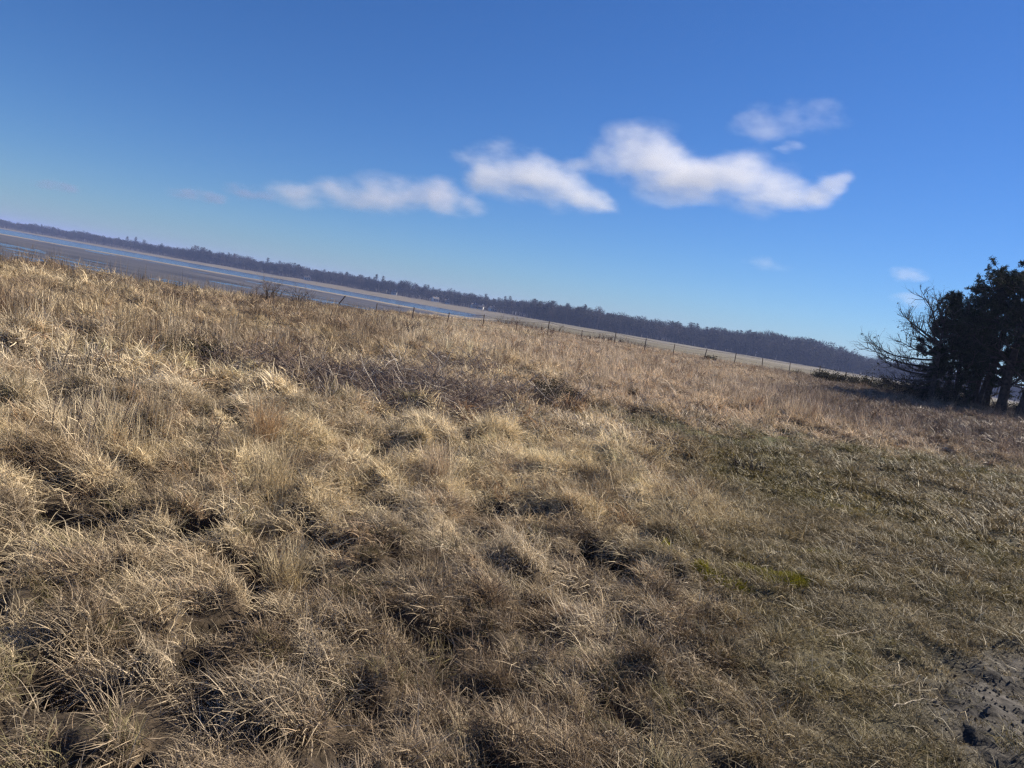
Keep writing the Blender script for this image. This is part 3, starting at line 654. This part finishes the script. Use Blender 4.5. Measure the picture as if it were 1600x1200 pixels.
bush('heather_shrub', ground_at(17.9, 10.3), 0.36, 0.26, 0.42, 210, 'single twiggy grey shrub standing alone on the short turf', 'shrub', stems=16, twig=M_SHRUB, rad=0.007, lsize=0.02)
bush('heather_shrub', ground_at(7.2, 12.3), 0.4, 0.3, 0.5, 212, 'thin upright grey shrub at the near end of the mossy path', 'shrub', stems=10, twig=M_BRUSH, rad=0.006)
bush('heather_shrub', ground_at(-29.6, 11.0), 0.55, 0.35, 0.24, 211, 'dark green clump standing in for a shaded hole in pale grass', 'shrub', stems=26, leaf=M_DARKLEAF, leaves=14, rad=0.008, lsize=0.013)  # low blackish leaves imitate the shade of a hole in the grass
bush('heather_shrub', ground_at(-22.5, 12.4), 0.7, 0.45, 0.26, 213, 'dark twiggy shrub beside the seaward end of the brushwood', 'shrub', stems=24, leaf=M_DARKLEAF, leaves=9, rad=0.008, lsize=0.013)
# thicket beyond the fence
rg = random.Random(5)
ORD = 'first second third fourth fifth sixth seventh eighth ninth tenth eleventh twelfth thirteenth fourteenth fifteenth sixteenth'.split()
for k in range(16):
    az = -1.6 + 0.72 * k + rg.uniform(-.2, .2); d = 72 + rg.uniform(0, 14)
    bush('thicket_shrub', ground_at(az, d), 1.5, 0.8, rg.uniform(0.75, 1.25), 300 + k, 'rust brown leafless shrub just beyond the fence, %s of the thicket counted from the water' % ORD[k], 'shrub', 'shrubs of the thicket beyond the fence', stems=14, twig=(M_RUST if k % 3 else M_SHRUB), depth=2, rad=0.03)
bush('thicket_shrub', ground_at(14.0, 65.0), 0.35, 0.3, 0.5, 330, 'single small dark shrub standing alone beyond the fence wires', 'shrub', stems=18, leaf=M_DARKLEAF, leaves=5, depth=2, rad=0.02, lsize=0.09)
# brambles at the foot of the pines
for az, d, w, h, lab in [(19.9, 60, 0.6, 0.4, 'lowest dark bramble patch, outermost by the fence'), (21.6, 57, 1.2, 0.85, 'dark bramble mound farthest out from the pines'), (23.2, 58, 1.7, 0.75, 'low dark bramble between the two farther mounds'), (24.7, 57, 1.6, 1.0, 'rounded dark bramble mound below the tips of the bare conifer'),
                         (28.2, 54.5, 1.2, 1.3, 'shaded bush filling the gap under the bare conifer'), (29.2, 55.5, 1.2, 1.2, 'shaded bush behind the stem with the pale streak'), (26.2, 55, 1.6, 1.0, 'dark bramble below the long bare branches'), (27.6, 53, 1.5, 1.25, 'tall dark bramble at the foot of the bare conifer'), (28.9, 51, 1.5, 1.1, 'dark bramble in front of the shorter pine'), (30.1, 56, 1.8, 0.9, 'shaded bramble behind the slanting stems'), (32.9, 57, 2.2, 0.8, 'shaded bramble seen between the two stout trunks')]:
    bush('bramble_bush', ground_at(az, d), w, 0.9, h, int(az * 10), lab, 'bush', stems=26, leaf=M_DARKLEAF, leaves=9, depth=2, rad=0.012, lsize=0.055, up=-0.05)

def brushwood(loc, w, dpt, h, n, seed, label, pale):
    rg = random.Random(seed); root = empty('brushwood_heap', loc); tag(root, label, 'brushwood')
    tb = MB(); pb = MB(); G = 24
    gx, gy = np.meshgrid(np.linspace(-w, w, G), np.linspace(-dpt, dpt, G)); H = full_z(gx.ravel() + loc[0], gy.ravel() + loc[1]).reshape(G, G) - loc[2]
    hz = lambda x, y: float(H[int(np.clip((y / dpt + 1) / 2 * (G - 1), 0, G - 1)), int(np.clip((x / w + 1) / 2 * (G - 1), 0, G - 1))])
    for k in range(n):
        a = rg.uniform(0, 6.28); q = math.sqrt(rg.random()); x = math.cos(a) * q * w; y = math.sin(a) * q * dpt
        top = h * (1 - (q ** 2) * 0.85); z = rg.uniform(0, 1) ** 0.6 * top
        ph = rg.gauss(0.3, 0.9) + (math.pi if rg.random() < .5 else 0); d = Vector((math.cos(ph), math.sin(ph) * 0.6, rg.gauss(0.25, 0.35))); ln = rg.uniform(0.25, 0.75)
        mb = pb if rg.random() < pale else tb
        p = Vector((x, y, z + hz(x, y))); pts = [p]; rr = rg.uniform(0.0022, 0.0055) * (1.5 if mb is pb else 1)
        for s in range(4):
            d = (d + Vector((rg.gauss(0, .22), rg.gauss(0, .22), rg.gauss(-.06, .2)))).normalized(); pts.append(pts[-1] + d * ln / 4)
        mb.tube(pts, [rr * (1 - 0.16 * s) for s in range(5)], 3, cap=False)
        for e in range(2):
            s = rg.randint(1, 3); dd = (d + Vector((rg.gauss(0, .7), rg.gauss(0, .7), rg.gauss(.2, .5)))).normalized()
            mb.tube([pts[s], pts[s] + dd * ln * 0.2, pts[s] + dd * ln * 0.36 + Vector((0, 0, rg.gauss(0, .03)))], [rr * 0.6, rr * 0.45, rr * 0.25], 3, cap=False)
    put('twigs', tb.mesh('twigs', M_BRUSH), parent=root); put('bleached_twigs', pb.mesh('bleached_twigs', M_BRUSHPALE), parent=root)
brushwood((-1.6, 11.2, gz(-1.6, 11.2)), 1.7, 1.5, 0.36, 2800, 401, 'wide heap of grey brown brushwood with bleached twigs in mid meadow', 0.10)
brushwood((-3.7, 11.4, gz(-3.7, 11.4)), 1.0, 0.8, 0.28, 900, 402, 'smaller brown heap of brushwood at the seaward end of the wide heap', 0.07)
brushwood((0.2, 13.2, gz(0.2, 13.2)), 0.9, 0.6, 0.26, 600, 403, 'flat brown brushwood trailing from the wide heap towards the path', 0.07)
brushwood((-1.0, 17.2, gz(-1.0, 17.2)), 1.4, 0.9, 0.30, 800, 404, 'dark brushwood behind the wide heap with bleached twigs', 0.10)

# dead weed stalks standing dark against the pale grass
def weed(loc, hts, seed, label):
    rg = random.Random(seed); root = empty('weed_stalks', loc); tag(root, label, 'weed')
    for k, (x, y, h) in enumerate(hts):
        mb = MB(); lean = (rg.uniform(-.06, .2), rg.uniform(-.1, .1)); pts = [Vector((x + lean[0] * h * t, y + lean[1] * h * t, h * t)) for t in (-0.05, .25, .5, .75, 1)]
        mb.tube(pts, [0.0036, .0033, .003, .0024, .0016], 4)
        for e in range(9):
            t = rg.uniform(.45, 1); p = pts[0].lerp(pts[-1], t); a = rg.uniform(0, 6.28); d = Vector((math.cos(a) * .5, math.sin(a) * .5, 1)).normalized(); l = rg.uniform(.04, .11)
            mb.tube([p, p + d * l * .6, p + d * l], [.0018, .0016, .0024], 3)
        put('stalk', mb.mesh('stalk', M_SHRUB), parent=root)
weed((-3.1, 5.55, gz(-3.1, 5.55)), [(-.22, .05, .62), (-.1, 0, .66), (-.03, -.02, .70), (.08, .06, .58), (.17, .2, .72), (.27, .15, .5), (.33, .3, .6)], 1, 'clump of thin dark dead stalks rising from pale lodged grass')
weed((-2.3, 5.9, gz(-2.3, 5.9)), [(0, 0, .4), (.1, .05, .34), (.02, .12, .3)], 2, 'short brown dead stalks beside the tall tuft')
weed((-4.6, 8.0, gz(-4.6, 8.0)), [(0, 0, .7), (.15, .1, .8), (-.2, .1, .62), (.3, .0, .5), (.4, .2, .66)], 3, 'loose brown dead stalks on the slope behind the dark stalks')

# single tall tufts one can pick out
def tall_tuft(x, y, seed, s, label, col, upright=True):
    global rng
    keep = rng; rng = np.random.default_rng(seed)
    mt = leafy('tuft_straw_%d' % seed, False, col, tuple(c * 1.25 for c in col), transl=0.32, var=0.9, scale=4)
    me = tuft('grass_tuft', 320, 0.16 * s, (0.25 * s, 0.62 * s), (0, 28), (8, 70), 9, 0.0036, 6, mt, head=True); rng = keep
    o = put('grass_tuft', me, loc=(x, y, gz(x, y))); tag(o, label, 'grass tuft', 'tall tufts of dry grass')
tall_tuft(-1.62, 5.55, 1, 0.95, 'tall pale upright tuft beside the dark hollow, nearest of the tall tufts', (0.48, 0.385, 0.24))
tall_tuft(-1.45, 5.25, 2, 0.65, 'shorter pale tuft leaning on the tall upright tuft', (0.45, 0.36, 0.22))
tall_tuft(-2.15, 6.9, 3, 0.8, 'reddish straw tuft behind the tall upright tuft', (0.42, 0.29, 0.17))
tall_tuft(-0.55, 6.9, 4, 0.75, 'pale fluffy tuft between the brushwood and the tall upright tuft', (0.46, 0.36, 0.25))
tall_tuft(0.1, 8.0, 5, 0.85, 'pale pinkish tuft just before the trailing brushwood', (0.46, 0.36, 0.26))
tall_tuft(0.75, 8.6, 6, 0.8, 'pinkish straw tuft at the near side of the mossy path', (0.44, 0.33, 0.23))
tall_tuft(-1.02, 3.95, 7, 0.55, 'small upright straw tuft with a dark hollow on its seaward side', (0.42, 0.34, 0.21))
tall_tuft(3.6, 17.6, 8, 0.9, 'reddish gold tuft at the far side of the mossy path', (0.45, 0.30, 0.17))

# long dry stalks lying on the short turf
def stalk(p, q, seed, label):
    rg = random.Random(seed); mb = MB(); a = Vector((*p, 0)); b = Vector((*q, 0)); n = 8; pts = []
    for i in range(n + 1):
        c = a.lerp(b, i / n) + Vector((rg.gauss(0, .008), rg.gauss(0, .008), 0)); c.z = gz(c.x, c.y); pts.append(c)
    lo = sum(c.z for c in pts) / len(pts)
    for c in pts: c.z = max(c.z + 0.02, lo + 0.025)
    mb.tube([c - pts[0] for c in pts], [0.0032 * (1 - 0.06 * i) for i in range(n + 1)], 5)
    o = put('dry_stalk', mb.mesh('dry_stalk', M_STALK), loc=pts[0]); tag(o, label, 'stalk', 'long dry stalks lying on the turf')
M_STALK = simple('bleached_stalk', (0.27, 0.215, 0.145), (0.40, 0.33, 0.235), 14, 0.6, 0.2)
stalk((2.06, 3.78), (2.38, 3.95), 1, 'pale dry stalk lying beside the bare soil, farther of two parallel stalks')
stalk((2.07, 3.60), (2.40, 3.79), 2, 'pale dry stalk lying beside the bare soil, nearer of two parallel stalks')
stalk((1.15, 6.55), (2.05, 6.95), 3, 'longest pale stalk lying across the turf by the moss')
stalk((0.60, 2.95), (0.83, 3.18), 4, 'pale dry stalk lying slantwise in the dark near grass')
stalk((2.1, 4.45), (2.55, 4.75), 5, 'thin pale stalk lying on the turf above the bare soil')
stalk((0.55, 5.7), (0.85, 6.05), 6, 'short thick pale stalk pointing towards the mossy path')

# ------------------------------------------------------------------ woods on the far shore
def conifer_mesh(name, h, w, seed, n=420):
    rg = random.Random(seed); mb = MB(); tr = MB(); tr.tube([(0, 0, -1), (0, 0, h * .5), (0, 0, h * .97)], [h * .018, h * .012, .03], 5)
    spindly = rg.random()
    for k in range(n):
        t = rg.random() ** 0.8; z = h * (0.14 + 0.86 * t); wr = w * ((1 - t) ** (0.55 if spindly < .4 else 0.38)) * (0.55 + 0.6 * math.sin(t * 23 + seed) ** 2) + 0.15; a = rg.uniform(0, 6.28); q = wr * math.sqrt(rg.random())
        c = Vector((math.cos(a) * q, math.sin(a) * q, z)); d = Vector((math.cos(a), math.sin(a), rg.uniform(-.5, .25))).normalized(); s = d.cross(Vector((0, 0, 1))).normalized(); L_ = rg.uniform(.5, 1.1); b = rg.uniform(.2, .45)
        mb.tri(c - s * b, c + s * b, c + d * L_ + Vector((0, 0, rg.uniform(-.3, .3))))
    return tr, mb
def broad_mesh(name, h, w, seed, n=520):
    rg = random.Random(seed); mb = MB(); tr = MB(); tr.tube([(0, 0, -1), (rg.gauss(0, .2), 0, h * .35), (rg.gauss(0, .4), rg.gauss(0, .4), h * .8)], [h * .02, h * .014, .06], 5)
    blobs = [(Vector((rg.gauss(0, w * .38), rg.gauss(0, w * .38), h * rg.uniform(.42, .82))), rg.uniform(.32, .5) * w) for k in range(6)]
    for k in range(n):
        c, r_ = rg.choice(blobs); v = Vector((rg.gauss(0, 1), rg.gauss(0, 1), rg.gauss(0, 1))).normalized() * r_ * rg.random() ** .45
        p = c + v; d = (v.normalized() + Vector((rg.gauss(0, .4), rg.gauss(0, .4), .5))).normalized(); s = d.orthogonal().normalized(); s.rotate(Matrix.Rotation(rg.uniform(0, 6.28), 3, d)); L_ = rg.uniform(.6, 1.5); b = rg.uniform(.06, .16)
        mb.tri(p - s * b, p + s * b, p + d * L_)
    return tr, mb
def joined(name, parts):
    V, Fc, mi, rn = [], [], [], []
    for i, mb in enumerate(parts):
        b = len(V); V += mb.v; Fc += [tuple(b + k for k in f) for f in mb.f]; mi += [i] * len(mb.f); rn += list(np.repeat(np.random.default_rng(len(V)).random(len(mb.v) // 3 + 1), 3)[:len(mb.v)])
    me = bpy.data.meshes.new(name); me.from_pydata(V, [], Fc); me.materials.append(M_FARBARK); me.materials.append(M_FARLEAF); me.polygons.foreach_set('material_index', mi)
    me.attributes.new('rnd', 'FLOAT', 'POINT').data.foreach_set('value', np.array(rn, np.float32)); me.update(); return me
M_FARBARK = simple('far_bark', (0.05, 0.04, 0.035), (0.11, 0.09, 0.08), 2, 0.9, 0.2)
M_FARLEAF = leafy('far_crowns', True, transl=0.1, var=0.9, rough=0.8)
WOODS = bpy.data.collections.new('wood_sources')
shapes = [('con', conifer_mesh('c', 10.5 + .8 * k, 2.9 + .3 * k, 500 + k)) for k in range(4)] + [('bro', broad_mesh('b', 10 + k, 4.6 + .4 * k, 520 + k)) for k in range(5)]
for k, (kd, pr) in enumerate(shapes): WOODS.objects.link(bpy.data.objects.new('%02d_%s' % (k, kd), joined('wood_tree', pr)))
HOUSES = [(-15.9, 8), (-9.65, 5), (-6.65, 7), (-5.74, 8), (-3.75, 9), (-3.2, 12), (-2.37, 9)]
def on_shore(az, d):            # point at azimuth az lying d metres behind the far shore line
    s, c = math.sin(R(az)), math.cos(R(az)); r_ = (d + 600 * LN[1]) / (s * LN[0] + c * LN[1]); return s * r_, c * r_
HP = np.array([on_shore(a, d) for a, d in HOUSES])
def wood(name, x, y, con, hs, label, cols):
    z = base_z(x, y); n = len(x); isC = rng.random(n) < con
    ok = np.ones(n, bool)
    for hx, hy in HP:
        v = np.array([hx, hy]) / math.hypot(hx, hy); along = (x - hx) * v[0] + (y - hy) * v[1]; side = np.abs(-(x - hx) * v[1] + (y - hy) * v[0]); ok &= ~((side < 3.6) & (along < 5) & (along > -60))
    x, y, z, isC = x[ok], y[ok], z[ok], isC[ok]; n = len(x)
    vid = np.where(isC, rng.integers(0, 4, n), rng.integers(4, 9, n)); s = hs(x, y) * rng.uniform(0.62, 1.12, n) * (0.58 + 0.85 * fbm(x * 0.025, y * 0.025, 77, 3))
    tint = np.where(isC[:, None], np.array(cols[0])[None], np.array(cols[1])[None]) * rng.uniform(0.6, 1.35, (n, 1)) * (0.55 + 0.9 * fbm(x * 0.02, y * 0.02, 78, 2))[:, None]
    tint = np.where((rng.random(n) < 0.10)[:, None] & ~isC[:, None], np.array([[0.07, 0.05, 0.042]]), tint)
    rot = np.column_stack([np.zeros(n), np.zeros(n), rng.random(n) * 6.28])
    instancer(name, np.column_stack([x, y, z]), rot, np.column_stack([s, s, s]), vid, tint, WOODS, label, 'woodland')
def strip(n, t0, t1, d0, d1, p=1.3):
    t = rng.uniform(t0, t1, n) * 871; d = d0 + (d1 - d0) * rng.random(n) ** p
    return LT[0] * t + LN[0] * d, 600 + LT[1] * t + LN[1] * d
CON, BRO = (0.013, 0.019, 0.016), (0.036, 0.034, 0.034)
x, y = strip(3600, 0.62, 2.6, 0, 120); wood('far_wood', x, y, 0.10, lambda x, y: np.full_like(x, 0.86), 'hazy violet wood along the farthest shore across the water', (CON, BRO))
x, y = strip(2600, -0.08, 0.62, 2, 110); wood('shore_wood', x, y, 0.22, lambda x, y: 0.86 + 0.1 * fbm(x * .02, y * .02, 3), 'mixed bare and evergreen wood with white houses on the far shore', (CON, BRO))
# the nearer wood beyond the salt meadow
n = 3600; t = rng.random(n); d = 95 * rng.random(n) ** 1.2; ax, ay, bx, by = 2.0, 545.0, 470.0, 500.0
nx, ny = (ay - by), (bx - ax); nl = math.hypot(nx, ny); x = ax + (bx - ax) * t + nx / nl * d + rng.normal(0, 3, n); y = ay + (by - ay) * t + ny / nl * d + rng.normal(0, 4, n)
hill = lambda x, y: 0.98 + 0.26 * np.exp(-((np.degrees(np.arctan2(x, y)) - 19) / 6) ** 2) + 0.12 * (fbm(x * .02, y * .02, 8) - .5) - 0.12 * smooth(23, 30, np.degrees(np.arctan2(x, y)))
wood('meadow_wood', x, y, 0.26, hill, 'dark blue wood in front of the far shore, beyond the pale salt meadow', (CON, (0.028, 0.027, 0.028)))

def far_tree(kind, az, d, s, label, k):
    x, y = on_shore(az, d); root = empty('pine_tree' if kind == 'con' else 'broadleaf_tree', (x, y, bz(x, y))); root.scale = (s, s, s); tag(root, label, 'tree', 'trees rising above the far wood')
    tr, mb = conifer_mesh('c', 13, 3.0, 600 + k, 500) if kind == 'con' else broad_mesh('b', 12, 5.5, 600 + k, 700)
    put('trunk', tr.mesh('trunk', M_FARBARK), parent=root); put('crown', mb.mesh('crown', M_FARCON if kind == 'con' else M_FARBRO), parent=root)
M_FARCON = leafy('far_pine_needles', False, (0.018, 0.026, 0.018), (0.03, 0.036, 0.022), transl=0.1, var=.8, scale=.2)
M_FARBRO = leafy('far_bare_twigs', False, (0.07, 0.055, 0.05), (0.10, 0.075, 0.06), transl=0.05, var=.8, scale=.2)
for k, (az, d, s, lab) in enumerate([(-27.6, 2, 1.15, 'dark conifer at the seaward end of the small dark clump on the far shore'), (-27.1, 1, 1.25, 'dark conifer in the middle of the small dark clump on the far shore'), (-26.6, 2, 1.1, 'dark conifer at the landward end of the small dark clump on the far shore'),
      (-22.9, 8, 1.25, 'lone conifer rising from the far wood nearest the farthest water'), (-21.3, 8, 1.15, 'pointed conifer rising from the far wood over the pools'), (-18.7, 8, 1.2, 'dark round topped conifer rising above the wood over the crest bushes'), (-17.9, 10, 1.1, 'second conifer rising above the wood over the crest bushes'), (-13.2, 10, 1.05, 'conifer rising above the wood before the white house'),
      (-11.1, 9, 1.2, 'broad dark conifer standing highest behind the leaning fence post'), (-10.6, 12, 1.15, 'dark conifer next to the broad highest one'), (-7.3, 14, 1.05, 'conifer above the row of white houses'), (-3.0, 20, 1.05, 'conifer at the landward end of the houses'), (-1.2, 10, 1.1, 'dark conifer where the nearer wood begins')]):
    far_tree('con', az, d, s, lab, k)

# white houses among the trees
M_WHITE = simple('white_render', (0.74, 0.73, 0.70), (0.82, 0.81, 0.79), 1.0, 0.8, 0.05)
M_ROOF = simple('grey_roof', (0.10, 0.09, 0.09), (0.17, 0.15, 0.145), 2.0, 0.8, 0.2)
M_GLASS = simple('window_glass', (0.03, 0.035, 0.04), (0.05, 0.055, 0.06), 1.0, 0.2, 0.0)
def house(x, y, w, dp, h, rot, label):
    root = empty('house', (x, y, bz(x, y) + 0.1), rot); tag(root, label, 'house', 'white houses on the far shore')
    wb = MB(); wb.box((0, 0, h / 2 - .3), (w / 2, dp / 2, h / 2 + .3)); rh = dp * 0.32
    b = len(wb.v)
    for sx in (-1, 1): wb.tri((sx * w / 2, -dp / 2, h), (sx * w / 2, dp / 2, h), (sx * w / 2, 0, h + rh))
    put('wall', wb.mesh('wall', M_WHITE), parent=root)
    rb = MB(); ov = 0.4
    for sy in (-1, 1):
        a = Vector((-w / 2 - ov, sy * (dp / 2 + ov), h - ov * .64 + .05)); c = Vector((w / 2 + ov, sy * (dp / 2 + ov), h - ov * .64 + .05)); d = Vector((w / 2 + ov, 0, h + rh + .05)); e = Vector((-w / 2 - ov, 0, h + rh + .05)); u = Vector((0, 0, .18))
        rb.quad(a, c, d, e); rb.quad(a + u, c + u, d + u, e + u); rb.quad(a, c, c + u, a + u); rb.quad(a, e, e + u, a + u); rb.quad(c, d, d + u, c + u)
    ro = put('roof', rb.mesh('roof', M_ROOF), parent=root)
    cb = MB(); cb.box((w * .2, 0, h + rh + .3), (.35, .35, .7)); put('chimney', cb.mesh('chimney', M_WHITE), parent=ro)
    for k in range(3):
        gb = MB(); gb.box((-w * .32 + w * .32 * k, -dp / 2 - .02, h * .5), (.55, .06, .6)); put('window', gb.mesh('window', M_GLASS), parent=root)
labs = ['white house apart from the others, nearest the crest bushes', 'white house below the broad highest conifer', 'white house at the seaward end of the row of houses', 'small white house second in the row of houses', 'white house in the middle of the row of houses', 'white house half hidden between its neighbours in the row', 'white house at the landward end of the row of houses']
for k, ((hx, hy), lab) in enumerate(zip(HP, labs)):
    house(hx, hy, [5.5, 4.5, 5, 4, 4.5, 4, 5][k], 4.5, [2.4, 2.2, 2.4, 2.1, 2.3, 2.1, 2.4][k], -math.atan2(hx, hy) + [0.2, -0.3, .4, 0, .3, -.2, .5][k], lab)

# ------------------------------------------------------------------ clouds
def cloud(puffs, dist, dens, seed, label, nscale=8.0, rag=1.2, col=(0.96, 0.96, 0.97)):
    dens *= 0.62
    """puffs: (azimuth, elevation, radius across, radius up) in degrees as seen from the meadow"""
    cs = []
    for az, el, ra, rb in puffs:
        D = dist / math.cos(R(el)); v = Vector((math.sin(R(az)) * math.cos(R(el)), math.cos(R(az)) * math.cos(R(el)), math.sin(R(el)))) * D
        cs.append((v, R(ra) * D * 1.9, R(rb) * D * 1.75))
    ctr = sum((c[0] for c in cs), Vector()) / len(cs)
    bm = bmesh.new()
    for c, a, b in cs:
        M = Matrix.Translation(c - ctr) @ Matrix.Diagonal((a, a, b, 1)); bmesh.ops.create_icosphere(bm, subdivisions=3, radius=1.0, matrix=M)
    me = bpy.data.meshes.new('cloud'); bm.to_mesh(me); bm.free()
    tmp = bpy.data.objects.new('tmp', me); COL.objects.link(tmp); md = tmp.modifiers.new('r', 'REMESH'); md.mode = 'VOXEL'; md.voxel_size = min(min(c[1], c[2]) for c in cs) * 0.22
    dg = bpy.context.evaluated_depsgraph_get(); me2 = bpy.data.meshes.new_from_object(tmp.evaluated_get(dg)); bpy.data.objects.remove(tmp); me2.name = 'cloud'
    mt, N, L = new_mat('cloud_vapour'); mt.cycles.volume_step_rate = 0.35
    tc = N.new('ShaderNodeTexCoord')
    S = 1.0 / (sum(c[2] for c in cs) / len(cs))
    field = None
    nz = N.new('ShaderNodeTexNoise'); nz.inputs['Scale'].default_value = S * 0.62; nz.inputs['Detail'].default_value = nscale; nz.inputs['Roughness'].default_value = 0.58; nz.noise_dimensions = '3D'
    mp = N.new('ShaderNodeVectorMath'); mp.operation = 'ADD'; mp.inputs[1].default_value = (seed * 911.0, seed * 377.0, 0); L.new(tc.outputs['Object'], mp.inputs[0]); st = N.new('ShaderNodeVectorMath'); st.operation = 'MULTIPLY'; st.inputs[1].default_value = (0.75, 0.75, 1.5); L.new(mp.outputs[0], st.inputs[0]); L.new(st.outputs[0], nz.inputs['Vector'])
    for c, a, b in cs:
        s1 = N.new('ShaderNodeVectorMath'); s1.operation = 'SUBTRACT'; s1.inputs[1].default_value = c - ctr; L.new(tc.outputs['Object'], s1.inputs[0])
        s2 = N.new('ShaderNodeVectorMath'); s2.operation = 'DIVIDE'; s2.inputs[1].default_value = (a, a, b); L.new(s1.outputs[0], s2.inputs[0])
        s3 = N.new('ShaderNodeVectorMath'); s3.operation = 'LENGTH'; L.new(s2.outputs[0], s3.inputs[0])
        s4 = N.new('ShaderNodeMath'); s4.operation = 'SUBTRACT'; s4.inputs[0].default_value = 1.0; L.new(s3.outputs['Value'], s4.inputs[1])
        if field is None: field = s4.outputs[0]
        else:
            mx = N.new('ShaderNodeMath'); mx.operation = 'SMOOTH_MAX'; mx.inputs[2].default_value = 0.4; L.new(field, mx.inputs[0]); L.new(s4.outputs[0], mx.inputs[1]); field = mx.outputs[0]
    nm = N.new('ShaderNodeMath'); nm.operation = 'MULTIPLY_ADD'; nm.inputs[1].default_value = rag * 2; nm.inputs[2].default_value = -rag - 0.16; L.new(nz.outputs['Fac'], nm.inputs[0])
    ad = N.new('ShaderNodeMath'); ad.operation = 'ADD'; L.new(field, ad.inputs[0]); L.new(nm.outputs[0], ad.inputs[1])
    mr = N.new('ShaderNodeMapRange'); mr.interpolation_type = 'SMOOTHSTEP'; mr.inputs['From Min'].default_value = 0.0; mr.inputs['From Max'].default_value = 1.05; mr.inputs['To Max'].default_value = dens; L.new(ad.outputs[0], mr.inputs['Value'])
    # nothing outside the outline of the puffs
    e1 = N.new('ShaderNodeMapRange'); e1.inputs['From Min'].default_value = 0.02; e1.inputs['From Max'].default_value = 0.3; L.new(field, e1.inputs['Value'])
    ml = N.new('ShaderNodeMath'); ml.operation = 'MULTIPLY'; L.new(mr.outputs[0], ml.inputs[0]); L.new(e1.outputs[0], ml.inputs[1])
    pv = N.new('ShaderNodeVolumePrincipled'); pv.inputs['Color'].default_value = (*col, 1); pv.inputs['Anisotropy'].default_value = 0.15
    L.new(ml.outputs[0], pv.inputs['Density'])
    o = N.new('ShaderNodeOutputMaterial'); L.new(pv.outputs[0], o.inputs['Volume'])
    ob = put('cloud', me2, mt, loc=ctr); tag(ob, label, 'cloud', 'small white clouds')
    return ob
cloud([(-17.2, 5.6, 1.5, .75), (-14.5, 6.0, 1.7, .9), (-12.2, 6.6, 1.5, 1.1), (-9.8, 6.9, 1.7, 1.0), (-7.4, 7.2, 1.7, .95), (-5.2, 7.3, 1.5, .75)], 6400, 0.0056, 1, 'long low greyish white cloud, seaward end of the cloud row', col=(0.91, 0.885, 0.91))
cloud([(-4.9, 9.6, 1.3, 1.2), (-3.2, 10.0, 1.7, 1.4), (-1.2, 9.8, 1.8, 1.4), (.9, 9.3, 1.6, 1.2), (2.8, 8.8, 1.3, .8), (4.3, 8.5, 1.0, .5), (-5.9, 10.1, 1.0, .5)], 4800, 0.009, 2, 'slanting white cloud between the long low cloud and the biggest cloud')
cloud([(2.4, 11.2, 1.2, .6), (3.6, 11.8, 1.2, .8), (5.2, 12.3, 1.7, 1.4), (7.2, 12.0, 2.0, 1.8), (9.2, 10.9, 1.7, 1.5), (11.2, 11.2, 1.4, 1.2), (10.8, 10.2, 1.5, .8), (13.6, 11.8, 1.8, 1.5), (15.8, 11.4, 1.8, 1.5), (17.4, 10.8, 1.3, .9), (18.6, 10.9, .9, .6)], 4200, 0.010, 3, 'biggest white cloud of the row with two humps and a thin gap')
cloud([(18.8, 11.2, .75, .6), (19.5, 11.9, .8, .8), (20.2, 12.3, .6, .6)], 4200, 0.010, 4, 'small upright white cloud tip at the landward end of the row')
cloud([(14.3, 15.4, 1.5, 1.0), (16.2, 15.9, 1.3, .8), (18.0, 16.2, 1.4, .7)], 3800, 0.0036, 5, 'thin white cloud hanging alone above the cloud row', rag=1.4)
cloud([(16.2, 13.9, .6, .3), (16.8, 14.1, .6, .3)], 3800, 0.006, 6, 'tiny white wisp between the cloud row and the thin high cloud')
cloud([(-32.2, 2.9, .8, .4), (-31.5, 2.9, .7, .3)], 9000, 0.009, 7, 'tiny grey cloud low over the farthest water', col=(0.44, 0.50, 0.70))
cloud([(-24.1, 4.1, 1.1, .5), (-23.0, 4.1, .9, .4)], 8000, 0.009, 8, 'faint grey cloud between the tiny grey cloud and the row', col=(0.44, 0.50, 0.70))
cloud([(-20.6, 4.9, 1.1, .5), (-19.6, 5.0, .8, .4)], 7500, 0.008, 9, 'faint grey wisp touching the seaward end of the row', col=(0.44, 0.50, 0.70))
cloud([(25.3, 6.6, .75, .45), (25.9, 6.6, .6, .35)], 6500, 0.004, 10, 'small pale cloud over the bare conifer')
cloud([(25.9, 5.1, .8, .35), (26.6, 5.0, .6, .3)], 7000, 0.003, 11, 'small faint cloud just above the tips of the bare conifer')
cloud([(16.4, 6.1, 1.1, .45), (17.2, 6.0, .8, .35)], 7000, 0.0015, 12, 'very faint cloud low in the open sky over the nearer wood')

# ------------------------------------------------------------------ haze
hb = MB(); hb.box((0, 0, 12.0), (7700, 7700, 20.5)); hme = hb.mesh('haze')
mt, N, L = new_mat('sea_haze'); pv = N.new('ShaderNodeVolumePrincipled'); pv.inputs['Color'].default_value = (0.43, 0.55, 1.0, 1); pv.inputs['Density'].default_value = 0.00026; pv.inputs['Anisotropy'].default_value = 0.1
o = N.new('ShaderNodeOutputMaterial'); L.new(pv.outputs[0], o.inputs['Volume'])
mt.cycles.homogeneous_volume = True
haze = put('haze', hme, mt); tag(haze, 'thin pale sea haze over flat and woods', 'haze', kind='stuff')
